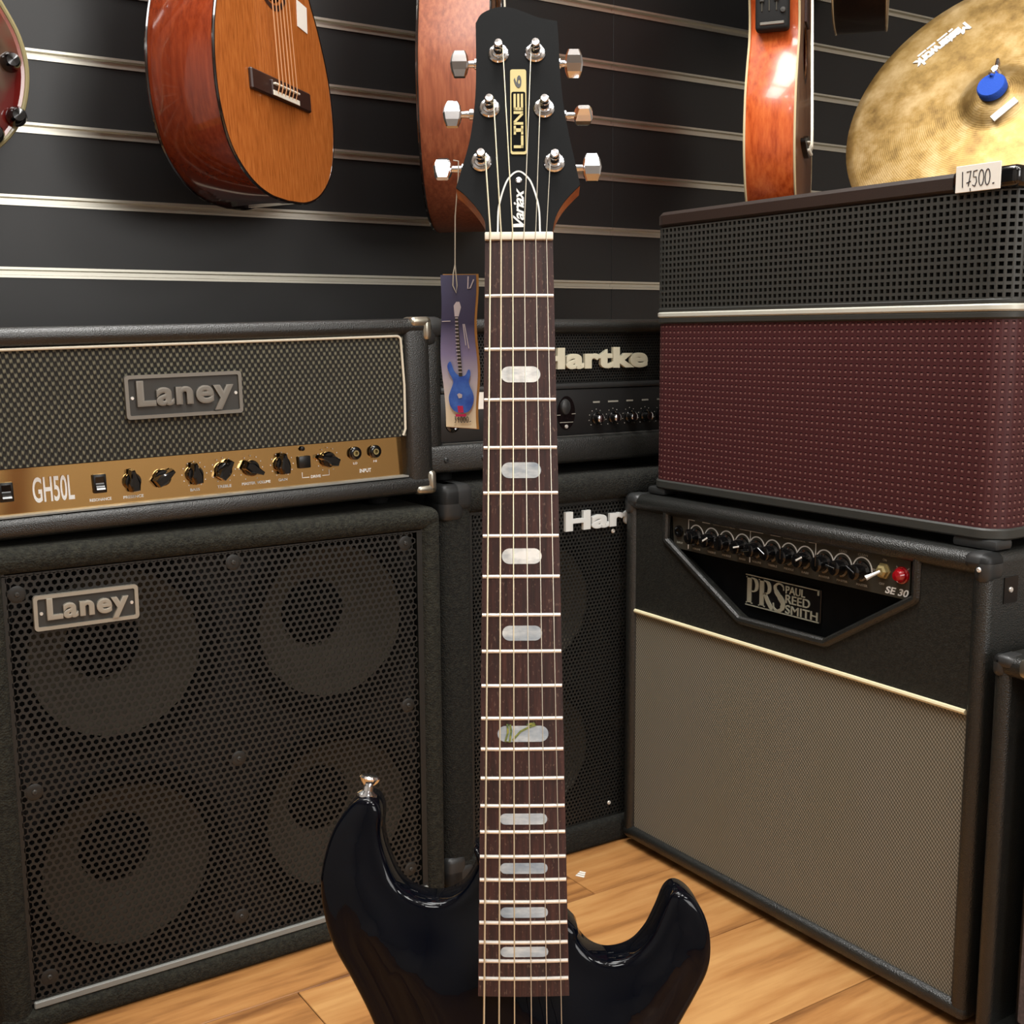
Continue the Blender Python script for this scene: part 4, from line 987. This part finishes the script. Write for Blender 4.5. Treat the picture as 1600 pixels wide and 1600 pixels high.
band(MB(), .0, .0130, .0).build('base', M['grid_black'], ra)
band(MB(), .0128, .2475, .0060).build('red_cloth', M['pinkcloth'], ra)
band(MB(), .2470, .2560, .0005).build('lower_trim', M['grid_black'], ra)
band(MB(), .2555, .2640, -.0005).build('stripe', M['stripe'], ra)
band(MB(), .2635, .2700, .0005).build('upper_trim', M['grid_black'], ra)
band(MB(), .2690, .3890, .0120).build('inner_case', M['matte_black'], ra)
band(MB(), .3860, RH, .0, .005).build('lid', M['brown_lid'], ra)
def grid(z0, z1, rows, bar, depth, name, m, ins=.0015):
    po, pi_ = rpath(ins), rpath(ins+depth); n_ = len(po); V = []; F = []
    hz = (z1-z0)/rows; b = bar/2
    for i in range(n_-1):
        (ax, ay), (bx, by) = po[i], po[i+1]; (cx, cy), (dx, dy) = pi_[i], pi_[i+1]
        l_ = math.hypot(bx-ax, by-ay) or 1e-6; t = min(.45, b/l_)
        lerp = lambda p, q, t: (p[0]+(q[0]-p[0])*t, p[1]+(q[1]-p[1])*t)
        oa, ob = lerp((ax, ay), (bx, by), t), lerp((ax, ay), (bx, by), 1-t); ia, ib = lerp((cx, cy), (dx, dy), t), lerp((cx, cy), (dx, dy), 1-t)
        for j in range(rows):
            za, zb2 = z0+j*hz, z0+(j+1)*hz; o = len(V)
            V += [(ax, ay, za), (bx, by, za), (bx, by, zb2), (ax, ay, zb2), (*oa, za+b), (*ob, za+b), (*ob, zb2-b), (*oa, zb2-b), (*ia, za+b), (*ib, za+b), (*ib, zb2-b), (*ia, zb2-b)]
            for k in range(4):
                q = (k+1) % 4; F += [(o+k, o+q, o+4+q, o+4+k), (o+4+k, o+4+q, o+8+q, o+8+k)]
    me = bpy.data.meshes.new(name); me.from_pydata(V, [], F); me.update(); return link(name, me, m, ra, 'stuff')
def nub_rows():
    P_ = rpath(.0036); V = []; F = []; hz = (.2472-.0130)/28
    for (ax, ay), (bx, by) in zip(P_[:-1], P_[1:]):
        l_ = math.hypot(bx-ax, by-ay); ux, uy = (bx-ax)/l_, (by-ay)/l_; nx_, ny_ = uy, -ux; cx, cy_ = (ax+bx)/2, (ay+by)/2
        for j in range(28):
            z = .0130+hz*(j+.42); o = len(V); w = min(.0024, l_*.28); h = .0021
            for q in ((-1, -1), (1, -1), (1, 1), (-1, 1)): V.append((cx+ux*w*q[0]-nx_*.003, cy_+uy*w*q[0]-ny_*.003, z+h*q[1]))
            for q in ((-.6, -.6), (.6, -.6), (.6, .5), (-.6, .5)): V.append((cx+ux*w*q[0]+nx_*.0004, cy_+uy*w*q[0]+ny_*.0004, z+h*q[1]))
            F += [(o+4, o+5, o+6, o+7)]+[(o+k, o+(k+1) % 4, o+4+(k+1) % 4, o+4+k) for k in range(4)]
    me = bpy.data.meshes.new('cloth_nubs'); me.from_pydata(V, [], F); me.update(); link('cloth_nubs', me, M['nub'], ra, 'stuff')
grid(.2690, .3860, 14, .0036, .006, 'upper_grille', M['grid_black'])
grid(.0130, .2472, 28, .0046, .0024, 'red_grille', M['maroon'], .0034)
nub_rows()
mb = MB(); mb.rbox(RW-.083, RW+.002, -.002, .030, .3865, RH+.0015, .007, 3); mb.build('corner_guard', M['gloss_black'], ra)
mb = MB(); mb.rbox(.528, .5845, -.0030, -.0016, .3860, .4150, .0005, 1); stk = mb.build('price_sticker', M['paper'], ra, label='white price sticker with handwritten 17500')
mb = MB(); hand(mb, '17500.', .5340, .3915, .0170, .0072, .0009, -.0036, -.0029, None, 1.08); mb.ribbon([(.5475, .3900), (.5480, .3865)], .0009, -.0036, -.0029)
mb.build('handwritten_price', M['ink'], stk)
for x in (.016, RW-.030):
    for y in (.018, RD-.02): MB().rbox(x-.020 if x < .3 else x-.030, x+.018 if x < .3 else x+.028, y-.016, y+.016, -.0115, .0005, .004, 2).build('foot', M['plastic_corner'], ra)

# ------------------------------------------------------------------ amplifier cut off by the right edge
ar = thing('combo_amplifier', 'black grey-clothed amplifier standing at the right picture edge', 'amplifier', frame((1.137, .757, 0), -90))
mb = MB(); HT = .467; WW = .50; D = .25
mb.rbox(-.004, WW, 0, D, HT-.024, HT, .010, 4); mb.rbox(-.004, WW, 0, D, .008, .030, .008, 3); mb.rbox(-.004, .016, .001, D, .010, HT-.002, .008, 3); mb.rbox(WW-.02, WW, .001, D, .010, HT-.002, .008, 3)
mb.box(0, WW-.004, D-.02, D-.004, .01, HT-.008); mb.build('shell', M['tolex'], ar, ang=60)
MB().box(.012, WW-.016, .055, .065, .02, HT-.01).build('recess_panel', M['matte_black'], ar)
MB().rbox(.035, WW-.036, .020, .055, .036, .388, .004, 2).build('grille_frame', M['black'], ar)
MB().rbox(.040, WW-.040, .0175, .03, .042, .383, .002, 1).build('grille_cloth', M['greycloth'], ar)
mb = MB(); corner_cap(mb, -.005, -.002, HT+.001, 1, -1, .016, .026, .007, .03); mb.build('corner_cap', M['plastic_corner'], ar)
MB().rbox(.028, .080, -.003, .030, HT-.020, HT+.002, .006, 2).build('edge_guard', M['corner'], ar)
for x in (.04, WW-.05):
    for y in (.03, .21): MB().lathe([(.016, 0), (.016, .010), (0, .011)], 14, Matrix.Translation((x, y, 0))).build('foot', M['matte_black'], ar)

# ------------------------------------------------------------------ cymbal on its stand
cn = Vector((-.8438, -.2298, .4850)).normalized(); cx_ = Vector((0, 0, 1)).cross(cn).normalized(); cy_ = cn.cross(cx_)
CC = Vector((1.7189, 1.2010, 1.1861))
cm = Matrix(((cx_.x, cy_.x, cn.x, CC.x), (cx_.y, cy_.y, cn.y, CC.y), (cx_.z, cy_.z, cn.z, CC.z), (0, 0, 0, 1)))
cy = thing('cymbal', 'large hammered bronze cymbal tilted above the red amplifier', 'cymbal', cm)
prof = [(.006, .016), (.020, .0150), (.036, .0110), (.048, .0045), (.056, .0005), (.064, -.0012), (.10, -.0035), (.15, -.0075), (.20, -.0125), (.240, -.018), (.2545, -.0205), (.2550, -.0212), (.2540, -.0216), (.200, -.0138), (.10, -.0048), (.056, -.0012), (.036, .0095), (.006, .0145)]
MB().lathe(prof, 96, None, False).build('disc', M['bronze'], cy, ang=50)
# printed marks on the cymbal; positions in the disc's own plane
def cyz(r): return float(np.interp(r, [0, .02, .036, .048, .056, .064, .1, .15, .2, .24], [.016, .015, .011, .0045, .0005, -.0012, -.0035, -.0075, -.0125, -.018]))
d_ = Vector((-.7229, -.6909, 0)); u_ = Vector((.69, -.7229, .085))
tx = Matrix(((d_.x, 0, u_.x, -.0850), (d_.y, 0, u_.y, .1650), (d_.z, -1, u_.z, -.0110), (0, 0, 0, 1)))
mb = MB(); letter(mb, 'Masterwork', 0, .1010, -.011, .012, 0, .0022, .05, 0, .86, tx)
mb.build('printed_name', M['white_print'], cy, ang=20)
mb = MB()
for a, b in ((.020, .028), (.0305, .050), (.054, .070), (.072, .088)): mb.box(a, b, -.0016, .0010, -.0185, -.0145, tx)
mb.build('printed_line', M['paper'], cy)
mb = MB(); a_ = math.radians(47); lx = Matrix(((math.cos(a_), -math.sin(a_), 0, .0225), (math.sin(a_), math.cos(a_), 0, -.0345), (0, 0, 1, .0110), (0, 0, 0, 1)))
mb.box(-.022, .022, -.0052, .0052, -.004, .0008, lx @ Matrix.Rotation(math.radians(24), 4, 'X')); mb.build('price_strip', M['paper'], cy)
# felt washers, rod and wing nut belong to the stand
cs = thing('cymbal_stand', 'chrome stand with blue felt and wing nut holding the bronze cymbal', 'stand', Matrix.Translation((CC.x, CC.y, 0)))
up = Vector((-.10, -.05, 1)).normalized()
def S(p): return Vector(p)-Vector((CC.x, CC.y, 0))
mb = MB(); mb.tube([S(CC-up*.12), S(CC+up*.052)], .0036, 10); mb.tube([S(CC+up*.0525), S(CC+up*.056)], .0026, 8)
mb.build('rod', M['chrome'], cs)
fm = cm.copy(); fm.translation = S(CC+cn*.016)
fo_ = MB().lathe([(.004, 0), (.0205, .0005), (.0225, .003), (.0225, .0125), (.0205, .0155), (.004, .016)], 28, fm).build('felt', M['felt'], cs, label='blue felt washer')
mb = MB(); nm = Matrix.Translation(S(CC+up*.034+cn*.002)) @ Vector((0, 0, 1)).rotation_difference(cn).to_matrix().to_4x4()
mb.lathe([(.0075, 0), (.0085, .002), (.0060, .010), (.0048, .013), (0, .013)], 14, nm)
for q in (-1, 1): mb.tube([nm @ Vector((q*.004, 0, .005)), nm @ Vector((q*.010, 0, .011)), nm @ Vector((q*.0135, 0, .018))], [.0035, .0042, .0022], 8)
mb.build('wing_nut', M['chrome'], cs)
mb = MB(); mb.tube([S(CC-up*.11), (0, 0, CC.z-.20), (0, 0, .30)], .0095, 12); mb.tube([(0, 0, CC.z-.45), (0, 0, .25)], .0125, 12); mb.build('pole', M['chrome'], cs)
for k in range(3):
    a = math.radians(20+120*k); MB().tube([(0, 0, .42), (.13*math.cos(a), .13*math.sin(a), .18), (.19*math.cos(a), .19*math.sin(a), .010)], .008, 8).build('leg', M['chrome'], cs)

# ------------------------------------------------------------------ guitars hanging on the slat wall
CLS = [(0, -153), (62, -149), (116, -132), (160, -98), (181, -50), (185, 0), (176, 55), (152, 112), (128, 152), (118, 185), (122, 218), (136, 252), (142, 282), (132, 312), (98, 326), (0, 328)]
DRD = [(0, -172), (62, -168), (122, -148), (168, -106), (192, -48), (196, 8), (186, 66), (160, 122), (139, 160), (134, 190), (138, 222), (147, 255), (150, 285), (138, 316), (100, 330), (0, 332)]
CUT = [(0, -160), (60, -156), (118, -136), (162, -98), (185, -45), (188, 5), (176, 62), (148, 118), (126, 155), (119, 186), (124, 220), (136, 250), (142, 280), (132, 310), (98, 326), (0, 328)]
def body_outline(half, per=5):
    R_ = smooth_open(half, per); pts = [(x/1000, y/1000) for x, y in R_]
    return pts+[(-x, y) for x, y in pts[-2:0:-1]]
def acoustic(name, label, mx, half, depth, top, side, bind, bridge_w=.19, steel=False, group=None, hole_y=.160, soundhole=True):
    t = thing(name, label, 'guitar', mx, group)
    o = body_outline(half); n_ = len(o); O_ = np.array(o)
    T_ = np.roll(O_, -1, 0)-np.roll(O_, 1, 0); T_ /= np.linalg.norm(T_, axis=1)[:, None]; N_ = np.stack([T_[:, 1], -T_[:, 0]], 1)
    mb = MB(); lv_ = [(-.003, -depth), (0, -depth+.003), (0, -.003)]; vs = []
    for off, z in lv_: vs += [(p[0]+q[0]*off, p[1]+q[1]*off, z) for p, q in zip(o, N_)]
    mb.add(vs, [(j*n_+i, j*n_+(i+1) % n_, (j+1)*n_+(i+1) % n_, (j+1)*n_+i) for j in range(2) for i in range(n_)]+[tuple(range(n_))])
    mb.build('body', M[side], t, ang=50)
    if soundhole:
        # soundboard with a real opening: bridge the outline to the hole
        hole = [(.043*math.cos(a), hole_y+.043*math.sin(a)) for a in [2*pi*i/40 for i in range(40)]]
        r = delaunay_2d_cdt([Vector(p) for p in o+hole], [(i, (i+1) % n_) for i in range(n_)]+[(n_+i, n_+(i+1) % 40) for i in range(40)], [], 1, 1e-7)
        V2 = [(v[0], v[1], 0) for v in r[0]]; F2 = [f for f in r[2] if math.hypot(sum(r[0][i][0] for i in f)/len(f), sum(r[0][i][1] for i in f)/len(f)-hole_y) > .042]
        mb = MB(); mb.add(V2, [tuple(f) for f in F2]); mb.add([(a, b, 0) for a, b in hole]+[(a, b, -.003) for a, b in hole], [(i, (i+1) % 40, 40+(i+1) % 40, 40+i) for i in range(40)])
        mb.add([(a, b, 0) for a, b in o]+[(a, b, -.003) for a, b in o], [(i, (i+1) % n_, n_+(i+1) % n_, n_+i) for i in range(n_)])
        mb.build('soundboard', M[top], t, ang=30)
        mb = MB(); k = 48
        vs = []
        for rr in (.0455, .053): vs += [(rr*math.cos(2*pi*i/k), hole_y+rr*math.sin(2*pi*i/k), .0004) for i in range(k)]
        mb.add(vs, [(i, (i+1) % k, k+(i+1) % k, k+i) for i in range(k)]); mb.build('rosette', M['bridge_wood'], t)
        MB().lathe([(.050, -.012), (0, -.0121)], 24, Matrix.Translation((0, hole_y, 0))).build('hole_shadow_board', M['matte_black'], t) if False else None
    else:
        MB().prism(o, -.003, 0, 'z').build('soundboard', M[top], t, ang=30)
    for zf, nm in ((-.0012, 'front_binding'), (-depth+.0015, 'back_binding')):
        MB().tube([(p[0]+q[0]*.0004, p[1]+q[1]*.0004, zf) for p, q in zip(o, N_)]+[(o[0][0]+N_[0][0]*.0004, o[0][1]+N_[0][1]*.0004, zf)], .0021, 6).build(nm, M[bind], t)
    w = bridge_w/2
    mb = MB()
    if steel: mb.prism([(a/1000, b/1000) for a, b in smooth_closed([(-76, 2), (-40, 6), (0, 16), (40, 6), (76, 2), (78, -8), (40, -16), (0, -22), (-40, -16), (-78, -8)], 4)], -.001, .0085, 'z')
    else: mb.rbox(-w, w, -.016, .012, -.001, .0055, .002, 1); mb.rbox(-.042, .042, -.016, .006, .004, .0095, .0015, 1)
    br_ = mb.build('bridge', M['bridge_wood' if not steel else 'black'], t, ang=25)
    MB().rbox(-.040, .040, -.0012, .0016, .0075, .0135, .0008, 1).build('saddle', M['bone'], br_)
    if not steel: MB().rbox(-.042, .042, -.0155, -.0085, .0093, .0108, .0004, 1).build('tie_block_inlay', M['bone'], br_)
    else:
        for i in range(6): MB().lathe([(.0028, 0), (.0030, .003), (.002, .0045), (0, .005)], 8, Matrix.Translation((-.029+.0116*i, -.0125, .0085))).build('bridge_pin', M['bone'], br_)
    for i in range(6):
        x = -.0290+.0116*i; x2 = -.0215+.0086*i
        MB().tube([(x, -.012, .010), (x, 0, .0138), (x2, .65, .006)], (.0011, .0010, .0009, .0010, .0008, .0007)[i] if not steel else .0006, 5).build('string', M['nylon' if not steel else 'string'], t)
    MB().rbox(-.029, .029, .205, .655, -.0005, .0045, .001, 1).build('fretboard', M['rosewood'], t)
    mb = MB(); mb.rbox(-.027, .027, .32, .655, -.020, -.0005, .008, 2); mb.prism([(-.026, .650), (-.036, .70), (-.034, .84), (.034, .84), (.036, .70), (.026, .650)], -.022, -.006, 'z', Matrix.Translation((0, 0, 0)))
    mb.build('neck', M['neck'], t, ang=25)
    return t
def hang(loc, nang, tilt=0, roll=0):
    """local x = across the face, y = up the neck, z = out of the face; nang = heading of the face"""
    nx_, ny_ = math.cos(math.radians(nang)), math.sin(math.radians(nang))
    B_ = Matrix(((-ny_, 0, nx_, 0), (nx_, 0, ny_, 0), (0, 1, 0, 0), (0, 0, 0, 1)))
    return Matrix.Translation(loc) @ B_ @ Matrix.Rotation(math.radians(tilt), 4, 'X') @ Matrix.Rotation(math.radians(roll), 4, 'Z')
GRP = 'guitars hanging on the slat wall'
m1 = hang((.6820, 1.6220, 1.1600), -48, -3.0)
a1 = acoustic('acoustic_guitar', 'classical guitar with orange cedar top and red-brown sides hanging above the left amplifier head', m1, CLS, .098, 'cedar', 'mahogany', 'binding_dark', .19, False, GRP)
MB().box(.066, .100, .112, .150, .0003, .0009, Matrix.Rotation(math.radians(-6), 4, 'Z')).build('price_label', M['paper'], a1, label='small white price label')
m2 = hang((1.051, 1.622, 1.155), -36.0, -1.0)
a2 = acoustic('acoustic_guitar', 'brown-sided acoustic guitar hanging directly behind the headstock of the black guitar', m2, DRD, .108, 'brown_top', 'sapele', 'binding_dark', .16, True, GRP)
m3 = hang((1.650, 1.540, 1.150), -51.5, -1.0)
a3 = acoustic('acoustic_guitar', 'electro-acoustic guitar with flame-brown side and black preamp hanging behind the red amplifier', m3, CUT, .085, 'brown_top', 'koa', 'binding_cream', .16, True, GRP)
# preamp set into the side of the upper bout
mb = MB(); mb.rbox(-.121, -.1385, .175, .262, -.075, -.022, .003, 2) if False else None
def side_at(half, y):
    P_ = smooth_open(half, 6); P_ = sorted([(b, a) for a, b in P_ if True]); return float(np.interp(y*1000, [p[0] for p in P_], [p[1] for p in P_]))/1000
py0, py1 = .170, .272
xs_ = -max(side_at(CUT, q) for q in (py0, (py0+py1)/2, py1))
pa = MB().rbox(xs_-.0035, xs_+.020, py0, py1, -.072, -.016, .006, 3).build('preamp', M['matte_black'], a3, label='black preamp panel in the side')
for i in range(3):
    MB().rbox(xs_-.0048, xs_-.003, py0+.030, py0+.085, -.062+.012*i, -.0595+.012*i, .0006, 1).build('slider_slot', M['panel_dark'], pa)
    MB().rbox(xs_-.0075, xs_-.003, py0+.045+.012*(i % 2), py0+.053+.012*(i % 2), -.0645+.012*i, -.057+.012*i, .001, 1).build('slider_knob', M['badge_dark'], pa)
for q in (.030, .062): MB().lathe([(.0050, 0), (.0042, .004), (0, .0045)], 12, Matrix.Translation((xs_-.0032, py0+q, -.026)) @ Matrix.Rotation(-pi/2, 4, 'Y')).build('control_knob', M['badge_dark'], pa)
MB().rbox(xs_-.0050, xs_-.003, py0+.008, py0+.013, -.064, -.024, .0008, 1).build('battery_latch', M['greymetal'], pa)
m5 = hang((1.945, 1.610, 1.562), -51, 0)
a5 = acoustic('acoustic_guitar', 'dark brown guitar body, only its lower end visible at top right beside the cymbal', m5, CLS, .100, 'brown_top', 'dark_side', 'binding_cream', .16, True, GRP)
# solid-body electric at the far left
m4 = hang((.2065, 1.745, 1.1640), -90, 0)
LP = [(0, -128), (60, -122), (112, -100), (150, -58), (165, 0), (158, 52), (134, 100), (112, 142), (103, 178), (108, 214), (122, 250), (126, 284), (108, 318), (60, 332), (0, 330)]
e2 = thing('electric_guitar', 'wine red electric guitar with cream binding and black knobs hanging at the left edge', 'guitar', m4, GRP)
o = body_outline(LP); 
MB().prism(o, -.048, -.004, 'z').build('body', M['mahogany'], e2, ang=30)
vs, fs = inside_mesh(o, lambda D_, V_: .004-.010*(1-np.clip(D_/.07, 0, 1))**2, [.004, .012, .024, .040], .02)
MB().add(vs, fs).build('carved_top', M['redburst'], e2, ang=60)
MB().tube([(a, b, -.0050) for a, b in o]+[(o[0][0], o[0][1], -.0050)], .0035, 8).build('binding', M['old_binding'], e2)
kk = MB().lathe([(.0135, 0), (.0130, .006), (.0095, .016), (.0080, .019), (0, .020)], 20).mesh('control_knob')
for x, y in ((.122, .050), (.148, .0180), (.1190, -.010), (.1510, -.0520), (.1210, -.0770)):
    k_ = link('control_knob', kk, M['gloss_black'], e2); k_.matrix_local = Matrix.Translation((x-.004, y, .0005)); 
mb = MB(); mb.rbox(-.042, .042, -.008, .008, .002, .014, .003, 2); mb.rbox(-.045, .045, -.058, -.044, .002, .016, .003, 2); mb.build('bridge', M['chrome'], e2)
for y in (.03, .115): MB().rbox(-.035, .035, y, y+.036, .003, .011, .003, 2).build('pickup', M['black'], e2)
mb = MB(); mb.rbox(-.028, .028, .165, .630, .004, .012, .001, 1); mb.build('fretboard', M['rosewood'], e2)
mb = MB(); mb.rbox(-.026, .026, .32, .64, -.018, .004, .006, 2); mb.prism([(-.026, .63), (-.04, .68), (-.036, .81), (.036, .81), (.04, .68), (.026, .63)], -.018, -.002, 'z'); mb.build('neck', M['mahogany'], e2)
for i in range(6):
    x = -.0260+.0104*i; MB().tube([(x, -.05, .016), (x, 0, .0145), (x*.72, .628, .0135)], .0006, 5).build('string', M['string'], e2)
for n_, mx in enumerate((m1, m2, m3, m5, m4), 1):
    p = mx @ Vector((0, .675, -.012)); z_ = mx.to_3x3() @ Vector((0, 0, 1)); wall_hook(n_, p.x, p.y, p.z, math.atan2(z_.y, z_.x)+pi/2)

# lamp glint on the floor between guitar and combo, built as white flakes
sc_ = MB()
for i in range(3): sc_.rbox(-.008+.0065*i, -.0035+.0065*i, -.008+.002*i, .006, 0, .0008, .0003, 1, Matrix.Rotation(.5, 4, 'Z'))
o = sc_.build('floor_glint', M['paper']); o.location = (1.0195, 1.3600, .0003)
o['label'] = 'tiny lamp glint on the wooden floor right of the guitar neck, built as white flakes'; o['category'] = 'glint'
